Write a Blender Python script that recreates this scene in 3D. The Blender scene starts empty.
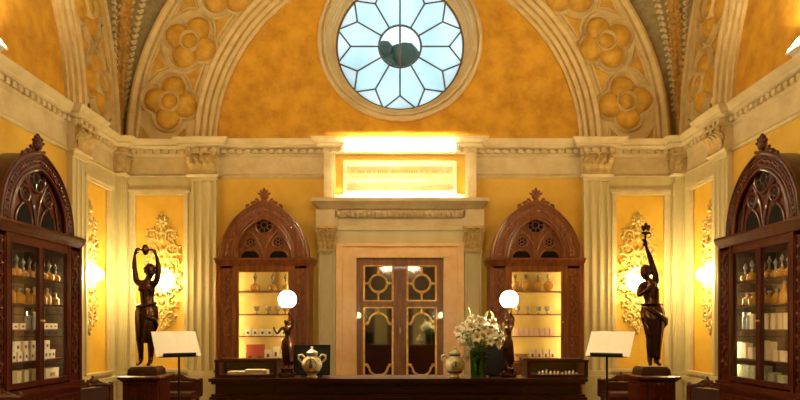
import bpy, math, random
from mathutils import Vector, Matrix, noise as mnoise
random.seed(7)
sc = bpy.context.scene
COL = sc.collection
PI = math.pi
F = 644.0
EYE = 1.55
YB = 11.5          # back wall
XW = 5.04          # side walls
YC = YB - XW       # centre of the square room
ZS = 4.854         # spring line of the ribs
ZA = 4.72          # centre of the wall arches

def P(px, py, Y):
    return Vector(((px - 400) * Y / F, Y, EYE + (325 - py) * Y / F))

# ------------------------------------------------------------------ materials
MATS = {}
def mat(name, col, rough=.5, metal=0., var=0., scale=6., bump=0., bscale=40., col2=None, stretch=(1, 1, 1), spec=.5, coat=0., trans=0., detail=6):
    m = bpy.data.materials.new(name); m.use_nodes = True
    nt = m.node_tree; b = nt.nodes['Principled BSDF']
    b.inputs['Base Color'].default_value = (*col, 1)
    b.inputs['Roughness'].default_value = rough
    b.inputs['Metallic'].default_value = metal
    b.inputs['Specular IOR Level'].default_value = spec
    b.inputs['Coat Weight'].default_value = coat
    b.inputs['Transmission Weight'].default_value = trans
    if var or bump:
        tc = nt.nodes.new('ShaderNodeTexCoord'); mp = nt.nodes.new('ShaderNodeMapping')
        mp.inputs['Scale'].default_value = stretch
        nt.links.new(tc.outputs['Object'], mp.inputs['Vector'])
    if var:
        n = nt.nodes.new('ShaderNodeTexNoise'); n.inputs['Scale'].default_value = scale; n.inputs['Detail'].default_value = detail
        n.inputs['Roughness'].default_value = .62
        nt.links.new(mp.outputs[0], n.inputs['Vector'])
        r = nt.nodes.new('ShaderNodeValToRGB')
        c2 = col2 or tuple(c * (1 - var) for c in col)
        r.color_ramp.elements[0].position = .33; r.color_ramp.elements[0].color = (*c2, 1)
        r.color_ramp.elements[1].position = .62; r.color_ramp.elements[1].color = (*col, 1)
        nt.links.new(n.outputs['Fac'], r.inputs['Fac'])
        nt.links.new(r.outputs['Color'], b.inputs['Base Color'])
    if bump:
        n2 = nt.nodes.new('ShaderNodeTexNoise'); n2.inputs['Scale'].default_value = bscale; n2.inputs['Detail'].default_value = 4
        nt.links.new(mp.outputs[0], n2.inputs['Vector'])
        bp = nt.nodes.new('ShaderNodeBump'); bp.inputs['Strength'].default_value = bump; bp.inputs['Distance'].default_value = .02
        nt.links.new(n2.outputs['Fac'], bp.inputs['Height'])
        nt.links.new(bp.outputs[0], b.inputs['Normal'])
    MATS[name] = m
    return m

def emis(name, col, strength):
    m = bpy.data.materials.new(name); m.use_nodes = True
    nt = m.node_tree; nt.nodes.clear()
    e = nt.nodes.new('ShaderNodeEmission'); e.inputs[0].default_value = (*col, 1); e.inputs[1].default_value = strength
    o = nt.nodes.new('ShaderNodeOutputMaterial'); nt.links.new(e.outputs[0], o.inputs[0])
    MATS[name] = m
    return m

def thin_glass(name, tint=(1, 1, 1), ior=1.45, rough=.02):
    m = bpy.data.materials.new(name); m.use_nodes = True
    nt = m.node_tree; nt.nodes.clear()
    t = nt.nodes.new('ShaderNodeBsdfTransparent'); t.inputs[0].default_value = (*tint, 1)
    g = nt.nodes.new('ShaderNodeBsdfGlossy'); g.inputs['Roughness'].default_value = rough
    fr = nt.nodes.new('ShaderNodeFresnel'); ge = nt.nodes.new('ShaderNodeNewGeometry'); mr = nt.nodes.new('ShaderNodeMapRange')
    mr.inputs['To Min'].default_value = ior; mr.inputs['To Max'].default_value = 1 / ior      # same reflectance on both faces of a thin pane
    nt.links.new(ge.outputs['Backfacing'], mr.inputs['Value']); nt.links.new(mr.outputs[0], fr.inputs['IOR'])
    mx = nt.nodes.new('ShaderNodeMixShader'); o = nt.nodes.new('ShaderNodeOutputMaterial')
    nt.links.new(fr.outputs[0], mx.inputs[0]); nt.links.new(t.outputs[0], mx.inputs[1]); nt.links.new(g.outputs[0], mx.inputs[2])
    nt.links.new(mx.outputs[0], o.inputs[0])
    MATS[name] = m
    return m

def frosted(name, col, rough_mix=.8):
    m = bpy.data.materials.new(name); m.use_nodes = True
    nt = m.node_tree; nt.nodes.clear()
    t = nt.nodes.new('ShaderNodeBsdfTransparent')
    tl = nt.nodes.new('ShaderNodeBsdfTranslucent')
    n = nt.nodes.new('ShaderNodeTexNoise'); n.inputs['Scale'].default_value = 1.3; n.inputs['Detail'].default_value = 3
    tc = nt.nodes.new('ShaderNodeTexCoord'); nt.links.new(tc.outputs['Object'], n.inputs['Vector'])
    r = nt.nodes.new('ShaderNodeValToRGB')
    r.color_ramp.elements[0].position = .35; r.color_ramp.elements[0].color = (*[c * .8 for c in col], 1)
    r.color_ramp.elements[1].position = .65; r.color_ramp.elements[1].color = (*col, 1)
    nt.links.new(n.outputs['Fac'], r.inputs['Fac'])
    nt.links.new(r.outputs[0], tl.inputs[0]); nt.links.new(r.outputs[0], t.inputs[0])
    mx = nt.nodes.new('ShaderNodeMixShader'); mx.inputs[0].default_value = rough_mix
    o = nt.nodes.new('ShaderNodeOutputMaterial')
    nt.links.new(t.outputs[0], mx.inputs[1]); nt.links.new(tl.outputs[0], mx.inputs[2]); nt.links.new(mx.outputs[0], o.inputs[0])
    MATS[name] = m
    return m

ochre = mat('ochre stucco', (.58, .30, .016), .85, var=.4, scale=3.2, bump=.3, bscale=25, col2=(.38, .17, .007), detail=9)
gold_wall = mat('yellow wall paint', (.64, .40, .055), .7, var=.2, scale=1.6, bump=.08, bscale=30, col2=(.55, .32, .03))
panel_wall = mat('golden panel paint', (.72, .44, .05), .6, var=.2, scale=2.5, bump=.05, col2=(.64, .36, .03))
cream = mat('cream stucco', (.60, .48, .27), .6, var=.25, scale=3, bump=.1, bscale=30, col2=(.47, .36, .18))
capital_m = mat('gilded cream stucco', (.56, .40, .15), .55, var=.35, scale=12, bump=.15, bscale=40, col2=(.38, .25, .08))
cream_old = mat('weathered cream stucco', (.60, .45, .20), .65, var=.3, scale=5, bump=.2, bscale=24, col2=(.48, .34, .13))
marble = mat('veined cream marble', (.58, .49, .26), .4, var=.2, scale=1.2, col2=(.49, .41, .20), stretch=(2.2, 2.2, .5))
pink = mat('apricot marble', (.84, .57, .28), .3, var=.3, scale=4, col2=(.76, .46, .18))
tracery_gold = mat('ochre tracery paint', (.56, .32, .03), .7, var=.4, scale=6, bump=.1, col2=(.38, .19, .012))
rib_m = mat('brown gilded rib', (.52, .28, .05), .6, var=.5, scale=14, bump=.4, bscale=22, col2=(.28, .14, .022))
web_m = mat('grey green vault', (.27, .205, .085), .75, var=.5, scale=9, bump=.4, bscale=18, col2=(.16, .12, .05))
web_leaf = mat('grey stucco leaf', (.62, .49, .25), .7, var=.3, scale=8)
gilt_st = mat('gilded stucco', (.64, .46, .14), .42, metal=.2, var=.4, scale=14, bump=.2, bscale=60, col2=(.42, .27, .055))
wood = mat('walnut', (.25, .072, .018), .32, var=.5, scale=3, bump=.06, bscale=60, col2=(.11, .028, .008), stretch=(6, 6, .8), coat=.25)
wood_dk = mat('dark mahogany', (.10, .017, .006), .3, var=.5, scale=3, bump=.06, bscale=60, col2=(.028, .006, .003), stretch=(6, 6, .8), coat=.1, spec=.35)
wood_ct = mat('counter mahogany', (.055, .012, .005), .32, var=.5, scale=3, col2=(.024, .006, .003), stretch=(1, 6, 6), coat=.1, spec=.35)
wood_door = mat('door walnut', (.27, .105, .028), .35, var=.4, scale=3, col2=(.13, .045, .012), stretch=(6, 6, .8), coat=.2)
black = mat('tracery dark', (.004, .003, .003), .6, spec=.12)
dark_in = mat('dark lining', (.035, .022, .012), .6, var=.3)
yellow_in = mat('painted yellow reflection', (.74, .56, .17), .5, var=.2, scale=2, col2=(.60, .44, .10))  # yellow painted in for the room mirrored in the cabinet backs
gilt = mat('gilt', (.85, .58, .17), .3, metal=.5, var=.3, scale=20, col2=(.62, .30, .05))
bronze = mat('dark bronze', (.10, .042, .017), .24, metal=.8, var=.4, scale=5, col2=(.05, .022, .011))
bronze_base = mat('bronze plinth', (.09, .035, .018), .4, metal=.4, var=.4, scale=5, bump=.15, bscale=20)
mirror = mat('old mirror', (.62, .58, .46), .04, metal=1.)
black_metal = mat('black metal', (.012, .011, .011), .35, metal=.5)
paper = mat('ivory paper', (.93, .89, .76), .7)
white_box = mat('white card', (.80, .74, .58), .6)
ivory_box = mat('ivory card', (.72, .60, .36), .6)
red_box = mat('terracotta card', (.42, .07, .035), .55)
pinkish_box = mat('blush card', (.72, .48, .33), .6)
sage_box = mat('sage patterned card', (.55, .52, .30), .6, var=.7, scale=30, col2=(.25, .27, .10))
print_m = mat('printing ink', (.08, .05, .03), .6)
orange_print = mat('orange print', (.55, .22, .04), .6)
amber = mat('amber liquid', (.58, .27, .02), .06, spec=.8, trans=.25, coat=.6)
clear_gl = mat('pale glass', (.62, .60, .48), .06, spec=.8, trans=.55, coat=.4)
silver = mat('silver', (.72, .68, .58), .2, metal=.9)
blue_gl = mat('pale blue glass', (.45, .52, .55), .1, trans=.2, coat=.4)
leather = mat('oxblood leather', (.045, .008, .006), .4, bump=.1)
maj_white = mat('majolica glaze', (.72, .66, .46), .2, var=.45, scale=22, col2=(.42, .40, .20), coat=.5)
maj_orange = mat('majolica ochre', (.62, .38, .08), .2, var=.6, scale=30, col2=(.34, .14, .02), coat=.5)
maj_blue = mat('majolica blue', (.08, .12, .22), .2, coat=.5)
petal_m = mat('lily white', (.86, .84, .70), .5)
leaf_m = mat('lily leaf', (.10, .20, .035), .45, var=.4, scale=9)
bud_m = mat('lily bud', (.50, .58, .24), .5)
stamen_m = mat('lily stamen', (.45, .20, .03), .6)
floor_m = mat('dark stone', (.10, .06, .04), .25, var=.4, scale=2)
vest_m = mat('dark panelled wall', (.10, .05, .025), .4, var=.3, scale=3)
lead = mat('lead came', (.13, .10, .07), .5, metal=.3)
insc_m = mat('incised gilding', (.45, .26, .06), .5)
tree_m = mat('tree leaves', (.03, .06, .03), .7, var=.5, scale=2)
bark_m = mat('bark', (.08, .05, .03), .8)
flood_m = mat('flood housing', (.75, .72, .62), .4)
pane_gl = thin_glass('cabinet glass')
clear_pane = thin_glass('clear window glass', (.9, .97, 1))
frost = frosted('frosted glass', (.80, .95, .96))
vase_gl = thin_glass('vase glass', (.55, .75, .5), 1.5)
GLOBE = emis('opal globe', (1, .80, .38), 120)
GLOBE_S = emis('opal counter globe', (1, .80, .44), 140)
TUBE = emis('warm tube', (1, .83, .50), 105)
FLOOD = emis('flood lens', (1, .80, .46), 520)
FILL_CHAND = emis('opal chandelier globe', (1, .81, .48), 58)
VLAMP = emis('vestibule fill lamp', (1, .85, .6), 25)

# ------------------------------------------------------------------ mesh builder
IDENT = lambda x, y, z: Vector((x, y, z))
class MB:
    def __init__(s, f=None): s.v = []; s.f = []; s.map = f or IDENT
    def vert(s, x, y, z): s.v.append(s.map(x, y, z)); return len(s.v) - 1
    def raw(s, p): s.v.append(Vector(p)); return len(s.v) - 1
    def grid(s, rows, cyc_u=False, cyc_v=False):
        idx = [[s.vert(*p) for p in r] for r in rows]
        n, m = len(idx), len(idx[0])
        for i in range(n if cyc_v else n - 1):
            for j in range(m if cyc_u else m - 1):
                a, b = idx[i], idx[(i + 1) % n]
                s.f.append((a[j], a[(j + 1) % m], b[(j + 1) % m], b[j]))
        return idx
    def box(s, x0, x1, y0, y1, z0, z1, t=0, tx=0):
        a = [(x0, y0, z0), (x1, y0, z0), (x1, y1, z0), (x0, y1, z0)]
        b = [(x0 + tx, y0 + t, z1), (x1 - tx, y0 + t, z1), (x1 - tx, y1 - t, z1), (x0 + tx, y1 - t, z1)]
        i = [s.vert(*p) for p in a + b]
        for q in ((0, 1, 2, 3), (4, 5, 6, 7), (0, 1, 5, 4), (1, 2, 6, 5), (2, 3, 7, 6), (3, 0, 4, 7)):
            s.f.append(tuple(i[k] for k in q))
        return s
    def prism(s, pts, fn0, fn1, caps=True):
        """pts 2-D outline; fn0/fn1 turn a 2-D point into 3-D args for the two ends"""
        a = [s.vert(*fn0(*p)) for p in pts]; b = [s.vert(*fn1(*p)) for p in pts]
        n = len(pts)
        for i in range(n): s.f.append((a[i], a[(i + 1) % n], b[(i + 1) % n], b[i]))
        if caps: s.f.append(tuple(a)); s.f.append(tuple(reversed(b)))
        return s
    def plate(s, pts, y0, y1, ox=0, oz=0):
        return s.prism(pts, lambda x, z: (x + ox, y0, z + oz), lambda x, z: (x + ox, y1, z + oz))
    def lathe(s, prof, c=(0, 0, 0), n=20, sx=1, sy=1):
        rows = [[(c[0] + r * sx * math.cos(2 * PI * k / n), c[1] + r * sy * math.sin(2 * PI * k / n), c[2] + z) for k in range(n)] for r, z in prof]
        idx = s.grid(rows, cyc_u=True)
        if prof[0][0] > 1e-5: s.f.append(tuple(idx[0]))
        if prof[-1][0] > 1e-5: s.f.append(tuple(idx[-1]))
        return s
    def ball(s, c, r, n=12, m=8, rot=None):
        if not hasattr(r, '__len__'): r = (r, r, r)
        rows = []
        for i in range(m + 1):
            th = PI * i / m; row = []
            for k in range(n):
                ph = 2 * PI * k / n
                v = Vector((r[0] * math.sin(th) * math.cos(ph), r[1] * math.sin(th) * math.sin(ph), r[2] * math.cos(th)))
                if rot is not None: v = rot @ v
                row.append((c[0] + v.x, c[1] + v.y, c[2] + v.z))
            rows.append(row)
        s.grid(rows, cyc_u=True)
        return s
    def tube(s, pts, r, n=8, closed=False, caps=True, flat=1.0):
        pts = [Vector(p) for p in pts]; N = len(pts)
        rad = r if hasattr(r, '__len__') else [r] * N
        rows = []; up = None
        for i, p in enumerate(pts):
            if closed: t = (pts[(i + 1) % N] - pts[i - 1])
            else: t = pts[min(i + 1, N - 1)] - pts[max(i - 1, 0)]
            if t.length < 1e-9: t = Vector((0, 0, 1))
            t.normalize()
            if up is None:
                up = Vector((0, 1, 0)) if abs(t.y) < .9 else Vector((1, 0, 0))
            up = (up - t * up.dot(t))
            if up.length < 1e-6: up = t.orthogonal()
            up.normalize(); sd = t.cross(up)
            rows.append([tuple(p + (sd * math.cos(2 * PI * k / n) + up * math.sin(2 * PI * k / n) * flat) * rad[i]) for k in range(n)])
        idx = s.grid(rows, cyc_u=True, cyc_v=closed)
        if caps and not closed: s.f.append(tuple(idx[0])); s.f.append(tuple(idx[-1]))
        return s
    def build(s, name, m, parent=None, loc=None, sharp=35):
        me = bpy.data.meshes.new(name); me.from_pydata([tuple(v) for v in s.v], [], s.f)
        me.materials.append(m); me.validate()
        import bmesh
        bm = bmesh.new(); bm.from_mesh(me); bmesh.ops.recalc_face_normals(bm, faces=bm.faces); bm.to_mesh(me); bm.free()
        me.shade_smooth(); me.set_sharp_from_angle(angle=math.radians(sharp))
        o = bpy.data.objects.new(name, me); COL.objects.link(o)
        if parent is not None: o.parent = parent
        if loc is not None: o.location = loc
        return o

def tag(o, label=None, cat=None, group=None, kind=None):
    if label: o['label'] = label
    if cat: o['category'] = cat
    if group: o['group'] = group
    if kind: o['kind'] = kind
    return o
def thing(name, loc, label, cat, rz=0, group=None):
    o = bpy.data.objects.new(name, None); COL.objects.link(o); o.empty_display_size = .1
    o.location = loc; o.rotation_euler = (0, 0, rz)
    return tag(o, label, cat, group)
def struct(name, mb, m, parent=None):
    o = mb.build(name, m, parent)
    if parent is None: o['kind'] = 'structure'
    return o
def struct_empty(name, loc=(0, 0, 0)):
    o = bpy.data.objects.new(name, None); COL.objects.link(o); o.location = loc; o['kind'] = 'structure'; return o
def copy_tree(o, parent=None):
    c = o.copy(); COL.objects.link(c)
    if parent is not None: c.parent = parent
    for ch in list(o.children): copy_tree(ch, c)
    return c

# wall maps: (u along the wall as seen from inside left to right, d out of the wall, z)
WALLS = {
    'back': lambda u, d, z: Vector((u, YB - d, z)),
    'left': lambda u, d, z: Vector((-XW + d, YC + u, z)),
    'right': lambda u, d, z: Vector((XW - d, YC - u, z)),
    'front': lambda u, d, z: Vector((-u, YC - XW + d, z)),
}
def wrev(mb, u0, z0, prof, a0, a1, n, closed=False):
    """revolve profile (radius, d) about the wall normal at (u0, z0)"""
    rows = []
    for i in range(n + (0 if closed else 1)):
        a = a0 + (a1 - a0) * i / n
        rows.append([(u0 + r * math.cos(a), d, z0 + r * math.sin(a)) for r, d in prof])
    mb.grid(rows, cyc_v=closed)

# ================================================================== THE ROOM
# floor
fl = MB(); fl.box(-XW - .3, XW + .3, -2.3, YB + .3, -.1, 0); struct('floor', fl, floor_m)
# back wall with its round opening
OC_Z, OC_R = 6.64, 1.44
wb = MB(WALLS['back'])
N = 96
def rect_pt(a, x0, x1, z0, z1):
    c, s_ = math.cos(a), math.sin(a); t = 1e9
    if c > 1e-9: t = min(t, x1 / c)
    if c < -1e-9: t = min(t, x0 / c)
    if s_ > 1e-9: t = min(t, (z1 - OC_Z) / s_)
    if s_ < -1e-9: t = min(t, (z0 - OC_Z) / s_)
    return c * t, OC_Z + s_ * t
angs = sorted(set([2 * PI * i / N for i in range(N)] + [math.atan2(z - OC_Z, x) % (2 * PI) for x in (-XW - .3, XW + .3) for z in (-.1, 12.5)]))
inner = [(OC_R * math.cos(a), OC_Z + OC_R * math.sin(a)) for a in angs]
outer = [rect_pt(a, -XW - .3, XW + .3, -.1, 12.5) for a in angs]
wb.grid([[(u, 0, z) for u, z in outer], [(u, 0, z) for u, z in inner], [(u, -.4, z) for u, z in inner], [(u, -.4, z) for u, z in outer]], cyc_u=True, cyc_v=True)
struct('wall_back', wb, ochre)
for side in ('left', 'right'):
    w = MB(WALLS[side]); w.box(-XW, XW, -.3, 0, 0, 12.5); struct('wall_' + side, w, ochre)
# front wall with a wide opening to the entrance passage
wf = MB(WALLS['front'])
wf.box(-XW, -1.9, -.3, 0, 0, 12.5); wf.box(1.9, XW, -.3, 0, 0, 12.5); wf.box(-1.9, 1.9, -.3, 0, 4.2, 12.5)
struct('wall_front', wf, gold_wall)
for nm, b in (('wall_passage_left', (-2.2, -1.9, -2, 1.12, 0, 4.2)), ('wall_passage_right', (1.9, 2.2, -2, 1.12, 0, 4.2)), ('wall_passage_end', (-2.2, 2.2, -2.3, -2, 0, 4.2))):
    w = MB(); w.box(*b); struct(nm, w, vest_m)
w = MB(); w.box(-2.2, 2.2, -2.3, 1.12, 4.2, 4.4); struct('ceiling_passage', w, gold_wall)
pp = MB(); pp.box(-.98, -.5, -2, -1.9, 0, 2.2); pp.box(.5, .98, -2, -1.9, 0, 2.2); pp.box(-1.05, 1.05, -2, -1.88, 2.2, 2.5)
struct('trim_passage_doorway', pp, marble)

# vault: a domed groin vault on the square
RD = 8.9
def wall_arc(th): return (XW * math.cos(th), 0, ZS + XW * math.sin(th))
cl = MB()
for wname in ('back', 'left', 'right', 'front'):
    W = WALLS[wname]
    for sgn in (-1, 1):
        rows = []
        for i in range(25):
            th = PI / 2 * i / 24
            a = W(sgn * 4.865 * math.cos(th), .005, ZA + 4.865 * math.sin(th))
            t = XW * math.cos(th)
            b = W(sgn * t, XW - t, ZS + RD * math.sin(th))
            rows.append([tuple(a.lerp(b, k / 6) + Vector((0, 0, .25 * math.sin(PI * k / 6) * 0))) for k in range(7)])
        cl.map = IDENT
        cl.grid(rows)
vault = struct('ceiling', cl, web_m)
# leaf garlands on the webs beside the two far ribs
lf = MB()
for wname, sgns in (('back', (-1, 1)), ('left', (1,)), ('right', (-1,))):
    W = WALLS[wname]
    for sgn in sgns:
        for frac in (.36, .66):
            for i in range(46):
                th = math.radians(6 + i * 1.0)
                a = W(sgn * 4.865 * math.cos(th), .005, ZA + 4.865 * math.sin(th)); t = XW * math.cos(th)
                b = W(sgn * t, XW - t, ZS + RD * math.sin(th))
                p = a.lerp(b, frac)
                nrm = (Vector((0, YC, ZS)) - p).normalized()
                for sd in (-1, 1):
                    q = p + nrm * .015 + (b - a).normalized() * sd * min(.045, (b - a).length * .2)
                    rr = min(.055, (b - a).length * .22)
                    lf.ball(q, (rr, rr * .7, rr * .55), 6, 4, Matrix.Rotation(sd * .7, 3, 'Y'))
lf.build('leaf_garland', web_leaf, vault)
# diagonal ribs
k = 0
for cx in (-1, 1):
    for cy in (1, -1):
        k += 1
        pts = []; rad = []
        for i in range(37):
            th = math.radians(1 + 89 * i / 36); t = XW * math.cos(th)
            pts.append((cx * (t - .02), YC + cy * (t - .02), ZS - .1 + RD * math.sin(th))); rad.append(.10 + .03 * min(1, i / 8))
        rb = MB(); rb.tube(pts, rad, 12)
        o = struct('trim_rib_%d' % k, rb, rib_m)
        ld = MB()
        if cy == 1:
            for i in range(60):
                th = math.radians(3 + i * .72); t = XW * math.cos(th); r = .10 + .03 * min(1, i * .29 / 8)
                c = Vector((cx * (t - .02), YC + (t - .02), ZS - .1 + RD * math.sin(th)))
                to = Vector((-c.x, -2 - c.y, EYE - c.z)).normalized() * 0 + Vector((-cx * .7071, -.7071, 0))
                sdv = Vector((cx * .7071, -.7071, 0))
                for s_ in (-1, 0, 1):
                    q = c + (to * math.cos(s_ * .8) + sdv * math.sin(s_ * .8)) * (r * .98) + Vector((0, 0, .06 * (s_ % 2)))
                    ld.ball(q, (.05, .035, .065), 6, 4)
            ld.build('leaf_carving', rib_m, o)

# ---------------------------------------------------------------- entablature
CP, HW, BR = 3.48, .27, .12      # pilaster centre, half break width, break depth
PIER = .2
def plan(d, centre=None):
    """plan polyline of the entablature at offset d from the wall"""
    pts = [(-(XW - PIER - d), d + PIER), (-(XW - PIER - d), d)]
    def brk(c, h, b):
        return [(c - h - d, d), (c - h - d, d + b), (c + h + d, d + b), (c + h + d, d)]
    pts += brk(-CP, HW - .04, BR)
    if centre: pts += brk(0, centre[0], centre[1])
    pts += brk(CP, HW - .04, BR)
    pts += [((XW - PIER - d), d), ((XW - PIER - d), d + PIER)]
    return pts
ENT = [(0, 4.16), (.04, 4.17), (.065, 4.20), (.04, 4.235), (.03, 4.24), (.03, 4.535), (.05, 4.55), (.07, 4.58), (.07, 4.655), (.13, 4.665), (.17, 4.70), (.17, 4.725), (.21, 4.75), (.24, 4.79), (.25, 4.80), (.25, 4.815), (0, 4.83)]
n_tr = 0
def next_trim():
    global n_tr
    n_tr += 1
    return 'trim_%d' % n_tr
def leaf(mb, u, d, z, w, h, th=.03, curl=.04):
    """an acanthus leaf standing up the wall face and curling out"""
    rows = []
    for i in range(7):
        t = i / 6
        ww = w * (.65 + .5 * math.sin(PI * min(1, t * 1.15)) ) * (1 - .55 * max(0, t - .75) * 4)
        out = d + curl * (t ** 2.4) * 2.3
        zz = z + h * (t if t < .85 else .85 + (t - .85) * .2) - (0 if t < .85 else .03 * h)
        rows.append([(u + ww * k / 2, out + th * (1 - abs(k) * .5), zz) for k in (-1, -.5, 0, .5, 1)])
    mb.grid(rows)
def capital(mb, u, d, z0, z1, w):
    h = z1 - z0
    rows = []
    for t, f in ((0, .86), (.1, .86), (.6, .9), (.88, 1.08)):
        ww = w / 2 * f; zz = z0 + h * t; o = d + .02 + (.05 * t * t)
        rows.append([(u - ww, 0.0, zz), (u - ww, o, zz), (u + ww, o, zz), (u + ww, 0.0, zz)])
    mb.grid(rows)
    mb.box(u - w * .47, u + w * .47, 0.01, d + .04, z0 - .02, z0 + .02)
    for i in range(4):
        leaf(mb, u + (i - 1.5) * w * .25, d + .02, z0 + .02, w * .24, h * .42, .03, .035)
    for i in range(5):
        leaf(mb, u + (i - 2) * w * .235, d + .01, z0 + h * .30, w * .22, h * .42, .03, .05)
    for sgn in (-1, 1):
        cx, cz = u + sgn * w * .46, z0 + h * .80
        pts = []
        for i in range(20):
            a = i / 19 * 2.6 * PI; r = h * .13 * (1 - i / 24)
            q = mb.map(cx - sgn * r * math.cos(a), d + .085, cz + r * math.sin(a)); pts.append(q)
        mp = mb.map; mb.map = IDENT; mb.tube(pts, .017, 6); mb.map = mp
    mb.ball((u, d + .09, z0 + h * .86), (.035, .03, .035), 8, 6)
    mb.box(u - w * .58, u + w * .58, 0.01, d + .11, z0 + h * .90, z1)

DENT = {}
for wname in ('back', 'left', 'right'):
    W = WALLS[wname]
    cen = (1.29, .14) if wname == 'back' else None
    e = MB(W)
    e.grid([[(u, dd, z) for u, dd in plan(d, cen and (cen[0], cen[1] if z > 4.57 else 0.))] for d, z in ENT])
    eo = struct(next_trim(), e, cream)
    # dentils as one carved course
    dn = MB(W)
    pl = plan(.07, cen)
    for (u0, d0), (u1, d1) in zip(pl[1:-1], pl[2:]):
        if abs(d0 - d1) > 1e-6 or u1 <= u0: continue
        n = max(1, int((u1 - u0) / .135))
        for i in range(n):
            uc = u0 + (u1 - u0) * (i + .5) / n
            dn.box(uc - .038, uc + .038, d0 - .01, d0 + .055, 4.585, 4.655)
    dn.build('dentil_course', cream, eo)
    # capitals and shafts
    for c in (-CP, CP):
        t = struct_empty(next_trim())
        cp = MB(W); capital(cp, c, .15, 4.24, 4.58, .46); cp.build('capital', capital_m, t)
        sh = MB(W); w = .225
        prof = [(-w, 0), (-w, .10)]
        for i in range(3):
            a = -w + .05 + i * .14; prof += [(a, .10), (a + .008, .078), (a + .03, .064), (a + .07, .064), (a + .092, .078), (a + .10, .10)]
        prof += [(w, .10), (w, 0)]
        sh.grid([[(c + u, d, z) for u, d in prof] for z in (.7, 4.20)])
        sh.box(c - w - .02, c + w + .02, 0, .125, 4.10, 4.16)
        sh.build('shaft', marble, t)
        bs = MB(W); bs.box(c - w - .03, c + w + .03, 0, .14, .66, .74); bs.box(c - w - .05, c + w + .05, 0, .16, 0, .66); bs.build('plinth', marble, t)
    # end bay panels: cream frames round a golden field
    for sgn in (-1, 1):
        c = sgn * (4.27 if wname == 'back' else 4.17); h = .45 if wname == 'back' else .40; a, b = 3.70, XW - .02
        u0, u1 = (a, b) if sgn > 0 else (-b, -a)
        fr = MB(W)
        for (x0, x1, z0, z1) in ((u0, c - h, .6, 4.17), (c + h, u1, .6, 4.17), (c - h, c + h, .6, .75), (c - h, c + h, 3.92, 4.17)):
            fr.box(x0, x1, .0, .05, z0, z1)
        fo = struct(next_trim(), fr, marble)
        mo = MB(W)
        for (x0, x1, z0, z1) in ((c - h - .05, c - h + .02, .75, 3.92), (c + h - .02, c + h + .05, .75, 3.92)): mo.box(x0, x1, .03, .075, z0, z1)
        mo.box(c - h - .10, c + h + .10, .03, .11, 3.90, 3.95); mo.box(c - h - .07, c + h + .07, .03, .09, 3.86, 3.90)
        mo.box(c - h - .10, c + h + .10, .03, .11, .72, .77)
        mo.build('panel_moulding', cream, fo)
        fd = MB(W); fd.box(c - h, c + h, 0, .012, .75, 3.92); fd.build('golden_field', panel_wall, fo)
    # wall fields between the pilasters (yellow below the entablature)
    yf = MB(W); yf.box(-CP + .2, CP - .2, 0, .012, .6, 4.17); struct(next_trim(), yf, gold_wall)
    bb = MB(W); bb.box(-XW + .02, XW - .02, 0, .08, 0, .6); bb.box(-XW + .02, XW - .02, 0, .11, .58, .66); struct('baseboard_' + wname, bb, marble)
    # the great arch: moulded archivolt, tracery band, outer roll
    ar = MB(W); U0 = -.035 if wname == 'back' else 0
    prof = [(3.23, 0), (3.23, .05), (3.27, .055), (3.28, .03), (3.30, .03), (3.31, .09), (3.36, .10), (3.375, .06), (3.40, .06), (3.41, .13), (3.46, .15), (3.475, .11), (3.495, .11), (3.51, .17), (3.57, .18), (3.61, .15), (3.61, .085)]
    wrev(ar, U0, ZA, prof, 0, PI, 72)
    wrev(ar, U0, ZA, [(3.60, .085), (4.70, .085)], 0, PI, 72)
    wrev(ar, U0, ZA, [(4.59, .085), (4.60, .13), (4.63, .14), (4.585, .10), (4.67, .10), (4.68, .16), (4.75, .18), (4.80, .16), (4.82, .10), (4.86, .0)], 0, PI, 72)
    ao = struct(next_trim(), ar, cream_old)
    gl = MB(W); rm = MB(W)
    def rim(u0, z0, R, a0, a1, n, r=.042, base=.085, closed=False):
        wrev(rm, u0, z0, [(R + r, base), (R + r * .8, base + r * .9), (R, base + r * 2.5), (R - r * .8, base + r * .9), (R - r, base)], a0, a1, n, closed)
    def tri(pts):
        gl.prism(pts, lambda u, z: (u, .085, z), lambda u, z: (u, .100, z))
        q = [W(u, .105, z) for u, z in pts]
        m0 = rm.map; rm.map = IDENT; rm.tube(q, .026, 6, closed=True); rm.map = m0
    RQ = 4.10
    for i in range(11):
        A = math.radians(10.8 + 15.84 * i); ux, uz = math.cos(A), math.sin(A)
        cu, cz = U0 + RQ * ux, ZA + RQ * uz
        for k in range(4):
            B = A + k * PI / 2; lu, lz = cu + .262 * math.cos(B), cz + .262 * math.sin(B)
            wrev(gl, lu, lz, [(.001, .195), (.08, .188), (.14, .165), (.19, .125), (.217, .075)], 0, 2 * PI, 20, True)
            rim(lu, lz, .252, B - 1.66, B + 1.66, 20, .034)
        rim(cu, cz, .165, 0, 2 * PI, 20, .028, .15, True)
        wrev(rm, cu, cz, [(.19, .085), (.19, .155)], 0, 2 * PI, 20, True)
        wrev(gl, cu, cz, [(.001, .22), (.06, .212), (.10, .19), (.134, .145)], 0, 2 * PI, 20, True)
        if i < 10:
            M = A + math.radians(7.92)
            def pl_(r, da): return (U0 + r * math.cos(M + da), ZA + r * math.sin(M + da))
            tri([pl_(4.56, -.075), pl_(4.58, 0), pl_(4.56, .075), pl_(4.44, .025), pl_(4.30, 0), pl_(4.44, -.025)])
            tri([pl_(3.72, -.085), pl_(3.71, 0), pl_(3.72, .085), pl_(3.84, .03), pl_(3.97, 0), pl_(3.84, -.03)])
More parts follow.
